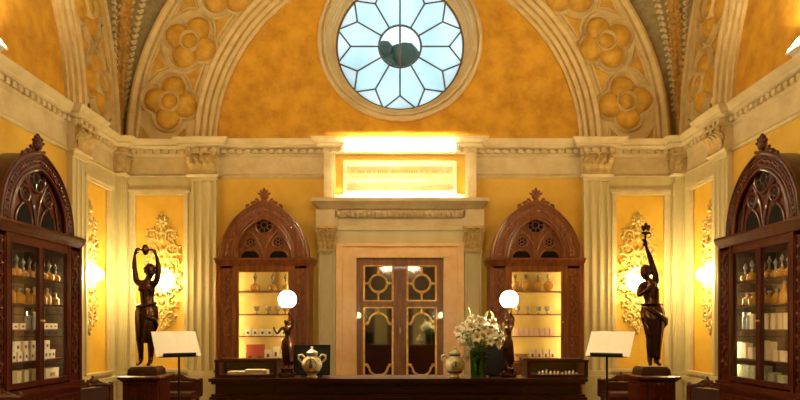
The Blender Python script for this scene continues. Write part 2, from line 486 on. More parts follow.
    for e_, s_ in ((0, 1), (PI, -1)):
        M = e_
        def pl_(r, da): return (U0 + r * math.cos(M + s_ * da), ZA + r * math.sin(M + s_ * da))
        tri([pl_(4.56, .012), pl_(4.54, .075), pl_(4.42, .04), pl_(4.3, .012)])
        tri([pl_(3.74, .012), pl_(3.76, .085), pl_(3.93, .04), pl_(4.0, .012)])
    gl.build('tracery_field', tracery_gold, ao); rm.build('tracery_moulding', cream_old, ao)
# corner piers
for cx in (-1, 1):
    t = struct_empty(next_trim())
    x0, x1 = sorted((cx * XW, cx * (XW - PIER)))
    s_ = MB(); s_.box(x0, x1, YB - PIER, YB, .66, 4.2)
    xi = cx * (XW - PIER)
    for o_ in (.05, .13):
        s_.box(cx * (XW - PIER + o_) - .022, cx * (XW - PIER + o_) + .022, YB - PIER - .018, YB - PIER, .8, 4.05)
        s_.box(min(xi, xi - cx * .018), max(xi, xi - cx * .018), YB - PIER + o_ - .022, YB - PIER + o_ + .022, .8, 4.05)
    s_.build('shaft', marble, t)
    p_ = MB(); p_.box(min(x0, x0 - .04 * (cx > 0)), max(x1, x1 + .04 * (cx < 0)), YB - PIER - .04, YB, 0, .72); p_.build('plinth', marble, t)
    c_ = MB()
    q = PIER + .02
    c_.box(*sorted((cx * XW, cx * (XW - q))), YB - q, YB, 4.24, 4.58)
    m1 = lambda u, d, z: Vector((cx * (XW - q / 2) + u, YB - q - d, z)); m2 = lambda u, d, z: Vector((cx * (XW - q - d), YB - q / 2 + u, z))
    for mm in (m1, m2):
        c_.map = mm
        for i in range(3): leaf(c_, (i - 1) * q * .36, 0, 4.25, q * .34, .15, .02, .02)
        for i in range(2): leaf(c_, (i - .5) * q * .5, 0, 4.33, q * .42, .17, .02, .03)
    c_.map = IDENT
    c_.box(*sorted((cx * XW, cx * (XW - q - .08))), YB - q - .08, YB, 4.54, 4.58)
    c_.build('capital', capital_m, t)

# ---------------------------------------------------------------- round window
WB = WALLS['back']
oc = MB(WB)
wrev(oc, 0, OC_Z, [(1.47, 0), (1.47, .05), (1.44, .08), (1.41, .08), (1.395, .03), (1.375, .03), (1.36, .065), (1.33, .07), (1.31, .05), (1.305, -.02), (1.285, -.03), (1.28, -.09), (1.25, -.10), (1.245, -.16), (1.215, -.17), (1.21, -.21), (1.17, -.22), (1.17, -.34), (1.2, -.39)], 0, 2 * PI, 96, True)
win = struct('window_1', oc, cream)
cm = MB(WB)
GD = -.27
def came(a, b, r=.015):
    pa = WB(a[0], GD, OC_Z + a[1]); pb = WB(b[0], GD, OC_Z + b[1])
    m0 = cm.map; cm.map = IDENT; cm.tube([pa, pb], r, 6); cm.map = m0
pol = lambda r, a: (r * math.cos(math.radians(a)), r * math.sin(math.radians(a)))
RG, RS, RH = 1.165, .90, .385
for i in range(12):
    a = 30 * i
    came(pol(RH, a), pol(RS, a)); came(pol(RS, a), pol(RG, a - 14.5)); came(pol(RS, a), pol(RG, a + 14.5))
wrev(cm, 0, OC_Z, [(RH + .02, GD), (RH, GD + .025), (RH - .02, GD)], 0, 2 * PI, 48, True)
wrev(cm, 0, OC_Z, [(RG + .02, GD), (RG - .005, GD + .03), (RG - .03, GD)], 0, 2 * PI, 72, True)
came((0, -RH), (0, RH), .018)
cm.build('lead_tracery', lead, win)
g = MB(WB)
for i in range(12):
    a = 30 * i
    pts = [pol(RH, a), pol(RS, a), pol(RG, a + 15), pol(RS, a + 30), pol(RH, a + 30), pol(RH, a + 15)]
    pts = [(u, z + OC_Z) for u, z in pts]
    g.prism(pts, lambda u, z: (u, GD - .004, z), lambda u, z: (u, GD + .004, z))
g.build('petal_pane', frost, win)
g = MB(WB)
for i in range(12):
    a = 30 * i
    pts = [pol(RS, a)] + [pol(RG, a + q) for q in (14.5, 7, 0, -7, -14.5)]
    pts = [(u, z + OC_Z) for u, z in pts]
    g.prism(pts, lambda u, z: (u, GD - .004, z), lambda u, z: (u, GD + .004, z))
g.build('rim_pane', frosted('bright frosted glass', (.86, .95, .96)), win)
g = MB(WB)
pts = [(RH * math.cos(2 * PI * i / 40), OC_Z + RH * math.sin(2 * PI * i / 40)) for i in range(40)]
g.prism(pts, lambda u, z: (u, GD - .003, z), lambda u, z: (u, GD + .003, z))
g.build('centre_pane', clear_pane, win)

# tree outside
tr = thing('garden_tree', (0, 30, 0), 'dark green tree outside, seen through the clear centre pane of the round window', 'tree')
tk = MB(); tk.tube([(0, 0, 0), (.1, 0, 6), (0, .1, 12)], [.45, .35, .15], 10); tk.build('trunk', bark_m, tr)
cr = MB()
for i in range(160):
    a = random.uniform(0, 2 * PI); h = random.uniform(6, 14.1); r = random.uniform(0, 3.2) * (1.1 - abs(h - 9.5) / 7)
    cr.ball((r * math.cos(a), r * math.sin(a) * .6, h), random.uniform(.35, .8), 7, 5)
cr.build('crown', tree_m, tr)

# ================================================================== DOORWAY
W = WALLS['back']
t = struct_empty(next_trim())
m = MB(W)      # marble surround
for sg in (-1, 1):
    a, b = sorted((sg * .77, sg * 1.08)); m.box(a, b, 0, .10, 0, 2.98)
    a, b = sorted((sg * .77, sg * .85)); m.box(a, b, .08, .13, 0, 2.76)
m.box(-.77, .77, 0, .10, 2.76, 2.98); m.box(-.85, .85, .08, .13, 2.74, 2.82)
for sg in (-1, 1):
    a, b = sorted((sg * 1.02, sg * 1.13)); m.box(a, b, .001, .142, 0, 2.94)
m.box(-1.13, 1.13, .002, .144, 2.94, 2.998)
m.build('marble_surround', pink, t)
m = MB(W)
m.box(-1.36, -1.08, 0, .04, 0, 3.62); m.box(1.08, 1.36, 0, .04, 0, 3.62); m.box(-1.08, 1.08, 0, .04, 2.98, 3.62)
m.box(-1.40, 1.40, 0, .12, 3.0, 3.28)                      # lintel
m.box(-1.40, 1.40, .0, .15, 3.22, 3.30)
m.build('lintel', marble, t)
m = MB(W)
for sg in (-1, 1): m.box(sg * 1.29 - .19, sg * 1.29 + .19, 0, .20, 3.28, 3.58)
m.box(-1.40, 1.40, 0, .15, 3.30, 3.58); m.box(-1.14, 1.14, .1, .20, 3.44, 3.56)
for i in range(25):                                          # egg and dart
    u = -1.09 + i * 2.18 / 24
    m.ball((u, .21, 3.495), (.031, .05, .058), 8, 6)
m.build('egg_and_dart', cream, t)
m = MB(W)                                                    # cornice ledge over the door, with its light trough
prof = [(.0, 3.56), (.18, 3.57), (.22, 3.60), (.26, 3.64), (.32, 3.69), (.34, 3.70), (.34, 3.76), (.31, 3.76), (.31, 3.70), (0, 3.70)]
m.grid([[(-1.20 - d, 0, z), (-1.20 - d, d, z), (1.20 + d, d, z), (1.20 + d, 0, z)] for d, z in prof])
m.build('ledge', cream, t)
for sg in (-1, 1):
    c = sg * 1.29; m = MB(W); w = .15
    pr = [(-w, 0), (-w, .15), (-w + .04, .15), (-w + .05, .13), (w - .05, .13), (w - .04, .15), (w, .15), (w, 0)]
    m.grid([[(c + u, d, z) for u, d in pr] for z in (.4, 2.86)]); m.box(c - w - .02, c + w + .02, 0, .19, 0, .4); m.box(c - w - .015, c + w + .015, 0, .175, 2.82, 2.86)
    m.build('shaft', marble, t)
    m = MB(W); capital(m, c, .17, 2.87, 3.28, .32); m.build('capital', capital_m, t)
# attic over the ledge
t = struct_empty(next_trim())
m = MB(W)
for sg in (-1, 1):
    a, b = sorted((sg * 1.19, sg * 1.34)); m.box(a, b, 0, .19, 3.70, 4.60)
    a, b = sorted((sg * 1.15, sg * 1.19)); m.box(a, b, 0, .16, 3.70, 4.60)
m.box(-1.19, 1.19, 0, .13, 3.70, 3.86)
m.build('pier', cream, t)
m = MB(W); m.box(-1.17, 1.17, .072, .085, 3.86, 4.60); m.build('field', panel_wall, t)
m = MB(W)
m.box(-1.0, 1.0, .08, .16, 4.36, 4.44); m.box(-1.0, 1.0, .08, .16, 3.86, 3.92)
for sg in (-1, 1):
    a, b = sorted((sg * .94, sg * 1.0)); m.box(a, b, .08, .16, 3.92, 4.36)
m.build('panel_frame', cream, t)
m = MB(W); m.box(-.94, .94, .08, .09, 3.92, 4.36); m.build('inscription_tablet', cream, t)
m = MB(W)
rr = random.Random(3)
for z in (4.27, 4.17):
    u = -.86
    while u < .86:
        w = rr.uniform(.012, .03)
        if rr.random() > .16: m.box(u, u + w, .089, .0925, z - .025, z + .025)
        u += w + .014
m.build('worn_inscription', insc_m, t)

def tube_lamp(u0, u1, d, z, label, r=.016, mt=TUBE):
    o = thing('tube_lamp', W((u0 + u1) / 2, d, z), label, 'lamp')
    L = (u1 - u0) / 2
    m = MB(); m.tube([(-L + .03, 0, 0), (L - .03, 0, 0)], r, 10); m.build('glass_tube', mt, o)
    for sg in (-1, 1):
        m = MB(); m.box(sg * L - .03, sg * L + .03, -.03, .03, -.035, .028); m.build('end_cap', flood_m, o)
    return o
tube_lamp(-1.08, 1.08, .24, 3.738, 'warm tube lamp lying in the trough of the ledge above the door')
tube_lamp(-.99, .99, .29, 4.665, 'glaring tube lamp fixed under the cornice above the inscribed tablet', .034)

# the door: two leaves with gilt beaded mirror panels
door = struct_empty('door_1', (0, YB - .0, 0))
for sg in (-1, 1):
    c = sg * .385
    lf_ = MB(W); x0, x1 = c - .38, c + .38
    gx0, gx1 = c - .255, c + .255
    UZ = (1.98, 2.60); LZ = (.55, 1.86)
    for (a, b, z0, z1) in ((x0, gx0, .02, 2.74), (gx1, x1, .02, 2.74), (gx0, gx1, 2.60, 2.74), (gx0, gx1, 1.86, 1.98), (gx0, gx1, .02, .55)):
        lf_.box(a, b, .0, .07, z0, z1)
    leaf_o = lf_.build('door_leaf', wood_door, door); leaf_o.location = -door.location
    def put(mb, name, mt):
        o = mb.build(name, mt, leaf_o); return o
    g = MB(W); g.box(gx0, gx1, .015, .025, UZ[0], UZ[1]); put(g, 'upper_mirror', mirror)
    g = MB(W); g.box(gx0, gx1, .015, .025, LZ[0], LZ[1]); put(g, 'lower_mirror', mirror)
    b = MB(W)
    def bead_line(p, q, n, r=.014):
        for i in range(n):
            f = (i + .5) / n; b.ball((p[0] + (q[0] - p[0]) * f, .075, p[1] + (q[1] - p[1]) * f), r, 6, 4)
    def strip(pts, r=.013, d=.035, closed=False):
        q = [W(u, d, z) for u, z in pts]; m0 = b.map; b.map = IDENT; b.tube(q, r, 6, closed=closed); b.map = m0
    for z0, z1 in (UZ, LZ):
        for gx in (gx0, gx1):
            strip([(gx, z0), (gx, z1)], .02, .066); bead_line((gx, z0), (gx, z1), int((z1 - z0) / .034))
        for z in (z0, z1):
            strip([(gx0, z), (gx1, z)], .014, .066)
    zc = (UZ[0] + UZ[1]) / 2; R = .155
    strip([(c + R * math.cos(2 * PI * i / 32), zc + R * math.sin(2 * PI * i / 32)) for i in range(32)], .022, .04, True)
    for i in range(28): b.ball((c + R * math.cos(2 * PI * i / 28), .062, zc + R * math.sin(2 * PI * i / 28)), .011, 6, 4)
    for dx, dz in ((1, 0), (-1, 0), (0, 1), (0, -1)):
        e = (.255 if dx else .31)
        strip([(c + dx * R, zc + dz * R), (c + dx * e, zc + dz * e)], .017)
        b.ball((c + dx * (R + .03), .05, zc + dz * (R + .03)), (.03, .02, .03), 8, 6)
    for zz, up in ((LZ[1], 1), (LZ[0], -1)):
        # ogee hood: shoulders, then a round head
        pts = [(c - .255, zz - up * .30), (c - .20, zz - up * .29), (c - .175, zz - up * .25)]
        for i in range(13):
            a = PI - PI * i / 12; pts.append((c + .165 * math.cos(a), zz - up * (.24 - .14 * math.sin(a))))
        pts += [(c + .175, zz - up * .25), (c + .20, zz - up * .29), (c + .255, zz - up * .30)]
        strip(pts, .021)
        strip([(c, zz), (c, zz - up * .10)], .018); b.ball((c, .05, zz - up * .09), (.035, .025, .04), 8, 6)
        for sx in (-1, 1): b.ball((c + sx * .2, .05, zz - up * .285), (.03, .02, .03), 8, 6)
    put(b, 'gilt_beading', gilt)
h = MB(W); h.box(-.03, .03, .06, .095, .02, 2.74); h.box(-.012, .012, .09, .11, .02, 2.74); hs = h.build('meeting_stile', wood_door, door); hs.location = -door.location
h = MB(W); h.ball((.0, .12, 1.45), (.02, .03, .06), 8, 6); hk = h.build('door_handle', gilt, door); hk.location = -door.location

# ================================================================== FLOODLIGHTS on the side cornices
def floodlight(side, u, label):
    Wm = WALLS[side]
    o = thing('floodlight', Wm(u, .14, 4.825), label, 'lamp', PI / 2 if side == 'left' else -PI / 2)
    # local -y faces into the room
    m = MB(); m.box(-.17, .17, -.06, .06, .0, .02); m.box(-.17, -.155, -.03, .03, 0, .16); m.box(.155, .17, -.03, .03, 0, .16); m.build('bracket', flood_m, o)
    hd = MB()
    R_ = Matrix.Rotation(math.radians(-38), 3, 'X')
    hd.map = lambda x, y, z: R_ @ Vector((x, y, z)) + Vector((0, 0, .15))
    hd.box(-.15, .15, -.03, .09, -.11, .11, 0, .0); hd.box(-.17, .17, -.06, -.03, -.13, -.11); hd.box(-.17, .17, -.06, -.03, .11, .13); hd.box(-.17, -.15, -.06, -.03, -.11, .11); hd.box(.15, .17, -.06, -.03, -.11, .11)
    for i in range(5): hd.box(-.13 + i * .06, -.115 + i * .06, .09, .12, -.09, .09)
    hd.build('housing', flood_m, o)
    ln = MB(); ln.map = hd.map; ln.box(-.145, .145, -.036, -.031, -.105, .105); ln.build('lens', FLOOD, o)
    return o
floodlight('right', -1.36, 'white floodlight standing on the cornice of the wall with the right cabinet')
floodlight('left', 1.22, 'white floodlight standing on the cornice of the wall with the left cabinet')
floodlight('right', 1.6, 'added unseen floodlight on the side cornice before the picture, wall with the right cabinet')  # extra floodlight out of view, added to brighten the upper walls
floodlight('left', -1.6, 'added unseen floodlight on the side cornice before the picture, wall with the left cabinet')  # its added counterpart on the opposite cornice, also unseen
o = thing('passage_fill_lamp', (0, -1.86, 3.75), 'added unseen long tube lamp above the passage doorway behind the camera', 'lamp')  # unseen lamp added for brightness and a reflection in the door mirrors
m = MB(); m.box(-.75, .75, -.06, .06, .04, .09); m.build('housing', flood_m, o)
m = MB(); m.tube([(-.7, 0, 0), (.7, 0, 0)], .035, 8); m.build('glass_tube', VLAMP, o)

# ================================================================== WALL ORNAMENTS AND GLOBE LAMPS
def spiral(c, r, a0, turns, dirn, n=26, tail=None):
    pts = []
    for i in range(n):
        f = i / (n - 1); a = a0 + dirn * turns * 2 * PI * f; rr_ = r * (1 - .82 * f)
        pts.append((c[0] + rr_ * math.cos(a), c[1] + rr_ * math.sin(a)))
    return pts
def ornament(side, u, label):
    Wm = WALLS[side]
    z0 = 2.35
    root = thing('stucco_ornament', Wm(u, .012, z0), label, 'ornament')
    inv = -root.location
    def fin(mb, name):
        o = mb.build(name, gilt_st, root); o.location = inv; return o
    def strip(mb, pts, r, d=.03):
        q = [Wm(u + a, d, z0 + b) for a, b in pts]; m0 = mb.map; mb.map = IDENT; mb.tube(q, r, 6); mb.map = m0
    def lob(mb, a, b, ang, L, w, d=.035):
        # leaf-shaped boss
        n = 5; rows = []
        for i in range(n + 1):
            t_ = i / n; ww = w * math.sin(PI * min(.97, .08 + t_ * .92)); x = L * t_
            rows.append([(u + a + x * math.cos(ang) - k * ww * math.sin(ang), d + .03 * (1 - k * k) * math.sin(PI * t_), z0 + b + x * math.sin(ang) + k * ww * math.cos(ang)) for k in (-1, -.5, 0, .5, 1)])
        mb.grid(rows)
    wr = MB(Wm)       # wreath with shell ring round the lamp
    wrev(wr, u, z0, [(.25, 0.01), (.25, .05), (.225, .07), (.20, .05), (.19, .03), (.14, .03), (.125, .05), (.11, .02)], 0, 2 * PI, 40, True)
    for i in range(18): lob(wr, .225 * math.cos(i * PI / 9), .225 * math.sin(i * PI / 9), i * PI / 9 + .5, .085, .028, .05)
    fin(wr, 'wreath')
    ro = MB(Wm)       # top rosette
    ro.ball((u, .05, z0 + 1.06), (.05, .05, .05), 10, 8)
    for i in range(9):
        a = i * 2 * PI / 9 + .2; lob(ro, .03 * math.cos(a), 1.06 + .03 * math.sin(a), a, .10, .035)
    lob(ro, 0, 1.13, PI / 2, .10, .035); lob(ro, 0, .98, -PI / 2, .12, .04)
    fin(ro, 'rosette')
    for sgn, nm in ((1, 'scrollwork'), (-1, 'scrollwork')):
        s_ = MB(Wm)
        up = 1
        for (cx, cz, r, a0, tr, dr) in ((.17, .80, .11, PI * .9, 1.35, -1), (.20, .56, .12, PI * 1.1, 1.4, 1), (.10, .40, .09, PI * .2, 1.2, -1), (.24, .33, .07, -PI * .4, 1.1, 1),
                                        (.20, -.40, .11, PI * .5, 1.3, 1), (.09, -.50, .08, -PI * .3, 1.2, -1), (.16, -.66, .10, PI, 1.3, -1), (.06, -.82, .06, 0, 1.2, 1), (.27, -.16, .06, 0, 1.1, 1), (.28, .12, .06, 0, 1.1, -1)):
            pts = spiral((cx, cz), r, a0, tr, dr)
            strip(s_, [(sgn * a, b) for a, b in pts], [.030 - .012 * i / len(pts) for i in range(len(pts))])
            e = pts[-1]; s_.ball((u + sgn * e[0], .04, z0 + e[1]), .024, 8, 6)
            for q in range(0, 16, 3):
                p = pts[q]; an = math.atan2(p[1] - cz, sgn * (p[0] - cx)); lob(s_, sgn * p[0], p[1], an, r * .65, r * .24, .03)
        strip(s_, [(sgn * .02, .96), (sgn * .09, .9), (sgn * .07, .72), (sgn * .15, .66), (sgn * .05, .5), (sgn * .1, .3), (sgn * .2, .25)], .024)
        strip(s_, [(sgn * .15, -.24), (sgn * .06, -.36), (sgn * .14, -.5), (sgn * .05, -.62), (sgn * .1, -.76), (sgn * .02, -.9)], .022)
        fin(s_, nm)
    dr = MB(Wm)       # pendant drop
    for i, z in enumerate((-.32, -.44, -.56, -.68, -.80)): lob(dr, 0, z, -PI / 2, .14, .05 - .005 * i, .04)
    dr.ball((u, .04, z0 - .93), (.03, .03, .045), 8, 6)
    fin(dr, 'pendant'); dr = MB(Wm)
    lob(dr, 0, .28, PI / 2, .16, .05); lob(dr, 0, .44, PI / 2, .18, .05); lob(dr, 0, .64, PI / 2, .2, .045); lob(dr, 0, .78, PI / 2, .16, .04)
    fin(dr, 'leaf_stem')
    return root
def wall_lamp(side, u, d, z, label):
    Wm = WALLS[side]
    o = thing('wall_lamp', Wm(u, 0.012, z), label, 'lamp', {'back': 0, 'left': PI / 2, 'right': -PI / 2}[side])
    m = MB(); m.tube([(0, -.01, 0), (0, -.02, 0), (0, -.03, 0)], [.07, .07, .03], 14); m.build('backplate', gilt, o)
    m = MB(); m.tube([(0, -.02, -.0), (0, -.05, -.03), (0, -d * .8, -.09), (0, -d, -.10), (0, -d, -.085)], [.012, .012, .012, .03, .05], 8); m.build('bracket', gilt, o)
    m = MB(); m.ball((0, -d, 0), .105, 24, 16); m.build('globe', GLOBE, o)
    return o
SD = {'back': 'back wall', 'left': 'left wall', 'right': 'right wall'}
ornament('back', -4.24, 'gilded stucco scroll ornament on the wall panel behind the statue with two raised arms')
ornament('back', 4.24, 'gilded stucco scroll ornament on the wall panel behind the statue raising one torch')
ornament('left', 3.92, 'narrow-looking gilded stucco ornament between the left wall cabinet and the room corner')
ornament('right', -3.92, 'narrow-looking gilded stucco ornament between the right wall cabinet and the room corner')
wall_lamp('back', -4.15, .17, 2.32, 'glowing globe lamp beside the head of the statue with two raised arms')
wall_lamp('back', 4.15, .17, 2.32, 'glowing globe lamp beside the head of the statue raising one torch')
wall_lamp('left', 3.86, .17, 2.36, 'glowing globe lamp on the side wall just past the left wall cabinet')
wall_lamp('right', -3.86, .17, 2.36, 'glowing globe lamp on the side wall just past the right wall cabinet')

# ================================================================== DISPLAY CABINETS
def arch_outline(hw, H, n=14, dz=0):
    c = (H * H - hw * hw) / (2 * hw); R = hw + c
    a1 = math.atan2(H, -c)
    L = [(c + R * math.cos(PI - (PI - a1) * i / n), dz + R * math.sin(PI - (PI - a1) * i / n)) for i in range(n + 1)]
    return L + [(-x, z) for x, z in reversed(L[:-1])]
def cabinet(loc, rz, label, w, depth, stile, double, m_wood, m_back, shelves, crest_hw=.755, H=.97, bandw=.26, over=.055, lan_h=.13, mull=.05):
    root = thing('display_cabinet', loc, label, 'cabinet', rz)
    hw = w / 2; f = -depth; gw = hw - stile            # front plane y = f, wall side y = 0
    B = MB(); B.box(-hw - .02, hw + .02, f - .03, 0, 0, .10); B.box(-hw, hw, f, 0, .10, .74); B.box(-hw - .05, hw + .05, f - .06, 0, .74, .78); B.box(-hw - .03, hw + .03, f - .04, 0, .78, .82)
    n = 2
    for i in range(n):
        x0 = -hw + .1 + i * (w - .1) / n; x1 = x0 + (w - .1) / n - .1
        B.box(x0, x1, f - .025, f, .18, .66); B.box(x0 + .06, x1 - .06, f - .04, f - .02, .24, .60)
    B.build('base', m_wood, root)
    K = MB(); K.box(-hw + .02, hw - .02, -.03, 0, .82, 2.56); K.build('back_panel', m_back, root)
    for sg in (-1, 1):
        S = MB(); a, b = sorted((sg * hw, sg * (hw - .03))); S.box(a, b, f + .02, 0, .82, 2.56); S.build('side_panel', dark_in if double else m_wood, root)
        # carved stile: panel, twisted vine strip, fillets
        S = MB(); a, b = sorted((sg * hw, sg * gw)); S.box(a, b, f, f + .05, .82, 2.56)
        S.box(a, a + .05, f - .02, f, .82, 2.56); S.box(b - .05, b, f - .02, f, .82, 2.56)
        so = S.build('stile', m_wood, root)
        V = MB(); c = (a + b) / 2
        V.box(c - .10, c - .085, f - .018, f, .9, 2.5); V.box(c + .085, c + .10, f - .018, f, .9, 2.5)
        pts = [(c + .04 * math.sin(i * .55), f - .012, .92 + i * 1.56 / 60) for i in range(61)]; V.tube(pts, .013, 6)
        for i in range(26):
            z = .95 + i * .06; s2 = 1 if i % 2 else -1
            V.ball((c + s2 * .042, f - .012, z), (.032, .018, .02), 7, 5, Matrix.Rotation(-s2 * .7, 3, 'Y'))
        V.build('carved_vine', m_wood, so)
    T = MB(); T.box(-hw + .01, hw - .01, f, 0, 2.52, 2.58)
    prof = [(d_ * over / .09, z_) for d_, z_ in ((0, 2.56), (.02, 2.57), (.03, 2.60), (.06, 2.62), (.075, 2.66), (.09, 2.67), (.09, 2.70))]
    T.grid([[(-hw - d, 0, z), (-hw - d, f - d, z), (hw + d, f - d, z), (hw + d, 0, z)] for d, z in prof]); T.box(-hw - over, hw + over, f - over, 0, 2.695, 2.70)
    T.build('cornice', m_wood, root)
    # doors
    leaves = ((-gw, -.0), (.0, gw)) if double else ((-gw, gw),)
    for a, b in leaves:
        D = MB(); e = mull
        for (x0, x1, z0, z1) in ((a, a + e, .84, 2.52), (b - e, b, .84, 2.52), (a + e, b - e, .84, .90), (a + e, b - e, 2.46, 2.52)): D.box(x0, x1, f - .015, f + .03, z0, z1)
        D.tube([(a + e, f - .016, .9), (b - e, f - .016, .9), (b - e, f - .016, 2.46), (a + e, f - .016, 2.46)], .010, 6, closed=True)
        do = D.build('door', m_wood, root)
        g = MB(); g.box(a + e, b - e, f + .006, f + .010, .90, 2.46); g.build('pane', pane_gl, do)
        kx = b - .025 if (double and a < 0 or not double) else a + .025
        q = MB(); q.ball((kx, f - .03, 1.6), .014, 8, 6); q.tube([(kx, f - .03, 1.6), (kx, f, 1.6)], .006, 6); q.build('knob', gilt, do)
    for z in shelves:
        s_ = MB(); s_.box(-gw - .10, gw + .10, f + .05, -.03, z - .018, z); s_.build('shelf', m_wood, root)
    # gothic crest
    cd = f + min(.32, depth - .02)
    cr = MB(); out = arch_outline(crest_hw, H); inn = arch_outline(crest_hw - bandw, H - bandw * 1.12)
    cr.plate(out, f + .06, cd, 0, 2.70)
    band = lambda o1, i1, y0, y1, mb: mb.grid([[(x, y1, z + 2.70) for x, z in o1], [(x, y0, z + 2.70) for x, z in o1], [(x, y0, z + 2.70) for x, z in i1], [(x, y1, z + 2.70) for x, z in i1]])
    band(out, inn, f - .0, f + .08, cr)
    co = cr.build('crest', m_wood, root)
    tr_ = MB()
    def tube2(pts, r, y=None, closed=False): tr_.tube([(x, (f + .02) if y is None else y, z + 2.70) for x, z in pts], r, 7, closed=closed)
    tube2(out, .022, f); tube2(inn, .022, f); tube2(arch_outline(crest_hw - .045, H - .05), .012, f - .005); tube2(arch_outline(crest_hw - bandw + .045, H - bandw * 1.12 + .05), .012, f - .005)
    for pth in (arch_outline(crest_hw - bandw / 2, H - bandw * .56, 20),):
        for i, (x, z) in enumerate(pth[1:-1]):
            tr_.ball((x, f - .004, z + 2.70), (.016 + bandw * .12, .018, .018 + bandw * .04), 7, 5, Matrix.Rotation(.8 if i % 2 else -.8, 3, 'Y'))
    ring = lambda cx, cz, r, n=24: [(cx + r * math.cos(2 * PI * i / n), cz + r * math.sin(2 * PI * i / n)) for i in range(n)]
    k_ = H / .9; rose = [(0, (.53 if bandw > .2 else .60) * k_, .15 if bandw > .2 else .17), (-.235, (.255 if bandw > .2 else .37) * k_, .09), (.235, (.255 if bandw > .2 else .37) * k_, .09)]
    for cx, cz, r in rose:
        tube2(ring(cx, cz, r), .020, f + .045, True)
        n = 8 if r > .1 else 6
        for i in range(n):
            a = 2 * PI * i / n; tube2([(cx + r * .38 * math.cos(a), cz + r * .38 * math.sin(a)), (cx + r * math.cos(a), cz + r * math.sin(a))], .008, f + .045)
        tube2(ring(cx, cz, r * .38, 16), .010, f + .045, True)
    for sx in (-1, 1):
        c = sx * .245
        lan = [(x + c, z) for x, z in arch_outline(.235, .46 if bandw > .2 else .56, 12)]
        tube2(lan, .022, f + .05)
        head = [(x + c, z) for x, z in arch_outline(.17, lan_h, 10)]
        tube2(head, .016, f + .05)
        q_ = (crest_hw - bandw) / .585
        tube2([(sx * .57 * q_, .0), (sx * .52 * q_, .22), (sx * .40 * q_, .42), (sx * .24, .52), (sx * .16, .60)], .014, f + .05)
        for k in range(5):
            tr_.ball((sx * (.50 - .07 * k) * q_, f + .055, 2.70 + .14 + .11 * k), (.035, .016, .02), 7, 5, Matrix.Rotation(sx * .9, 3, 'Y'))
    tr_.build('tracery', m_wood, co)
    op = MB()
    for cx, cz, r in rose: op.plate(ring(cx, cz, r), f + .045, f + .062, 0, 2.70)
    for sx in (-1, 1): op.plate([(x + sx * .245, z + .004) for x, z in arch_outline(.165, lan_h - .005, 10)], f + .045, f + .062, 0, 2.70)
    op.build('opening_shade_plate', black, co)  # black plates on the solid crest, shade of the openings painted in
    fi = MB()
    top = 2.70 + H
    fi.box(-.05, .05, f - .01, f + .07, top - .04, top + .03)
    fi.ball((0, f + .03, top + .10), (.075, .05, .075), 10, 8); fi.ball((0, f + .03, top + .19), (.03, .03, .05), 8, 6)
    for k in range(5):
        a = PI / 2 + (k - 2) * .55; fi.ball((.085 * math.cos(a), f + .02, top + .09 + .085 * math.sin(a)), (.045, .03, .022), 8, 6, Matrix.Rotation(-a, 3, 'Y'))
    for sg in (-1, 1):
        pts = spiral((sg * .15, top - .02), .07, PI / 2 if sg > 0 else PI / 2, 1.2, sg); fi.tube([(x, f + .03, z) for x, z in pts], .020, 6)
        pts = spiral((sg * .255, top - .10), .055, PI / 2, 1.2, -sg); fi.tube([(x, f + .03, z) for x, z in pts], .018, 6)
        fi.ball((sg * .20, f + .03, top - .02), (.04, .03, .03), 8, 6); fi.ball((sg * .30, f + .03, top - .09), (.025, .025, .05), 8, 6)
    fi.build('finial', m_wood, root)
    return root

BX = 2.335
BSH = [.93, 1.36, 1.74, 2.14]
SSH = [.87, 1.13, 1.50, 1.80, 2.10]
BD, SDp = .45, .77
CABS = {
    'bl': ((-BX, YB - .012, 0), 0), 'br': ((BX, YB - .012, 0), 0),
    'sl': ((-XW + .012, 7.62, 0), PI / 2), 'sr': ((XW - .012, 7.62, 0), -PI / 2),
}
cabinet(*CABS['bl'], 'carved walnut display cabinet with gothic arched crest standing left of the door', 1.58, BD, .31, False, wood, yellow_in, BSH)
cabinet(*CABS['br'], 'carved walnut display cabinet with gothic arched crest standing right of the door', 1.58, BD, .31, False, wood, yellow_in, BSH)
cabinet(*CABS['sl'], 'dark double-door display cabinet with gothic crest against the left wall', 1.94, SDp, .34, True, wood_dk, dark_in, SSH, .76, .88, .17, .05, .26, .04)
cabinet(*CABS['sr'], 'dark double-door display cabinet with gothic crest against the right wall', 1.94, SDp, .34, True, wood_dk, dark_in, SSH, .76, .88, .17, .05, .26, .04)
CNAME = {'bl': 'cabinet left of the door', 'br': 'cabinet right of the door', 'sl': 'left wall cabinet', 'sr': 'right wall cabinet'}
STRIP_B = emis('cabinet fill strip', (1, .80, .36), 95); STRIP_S = emis('dim cabinet fill strip', (1, .80, .42), 42)  # strip lamps added to brighten the cabinet interiors
for k_ in ('bl', 'br', 'sl', 'sr'):
    (x, y, z), rz = CABS[k_]
    dd, gw_ = (-BD, .48) if k_[0] == 'b' else (-SDp, .63)
    for sg in (-1, 1):
        p = Matrix.Rotation(rz, 3, 'Z') @ Vector((sg * (gw_ + .14), dd + .075, 1.69)) + Vector((x, y, z))
        o = thing('cabinet_fill_lamp', p, 'added upright fill lamp hidden behind the %s carved post, %s' % ('left' if sg < 0 else 'right', CNAME[k_]), 'lamp', rz)
        m = MB(); m.box(-.015, .015, -.024, -.010, -.8, .8); m.build('housing', flood_m, o)
        m = MB(); m.tube([(0, 0, -.78), (0, 0, .78)], .008, 8); m.build('glass_tube', STRIP_B if k_[0] == 'b' else STRIP_S, o)

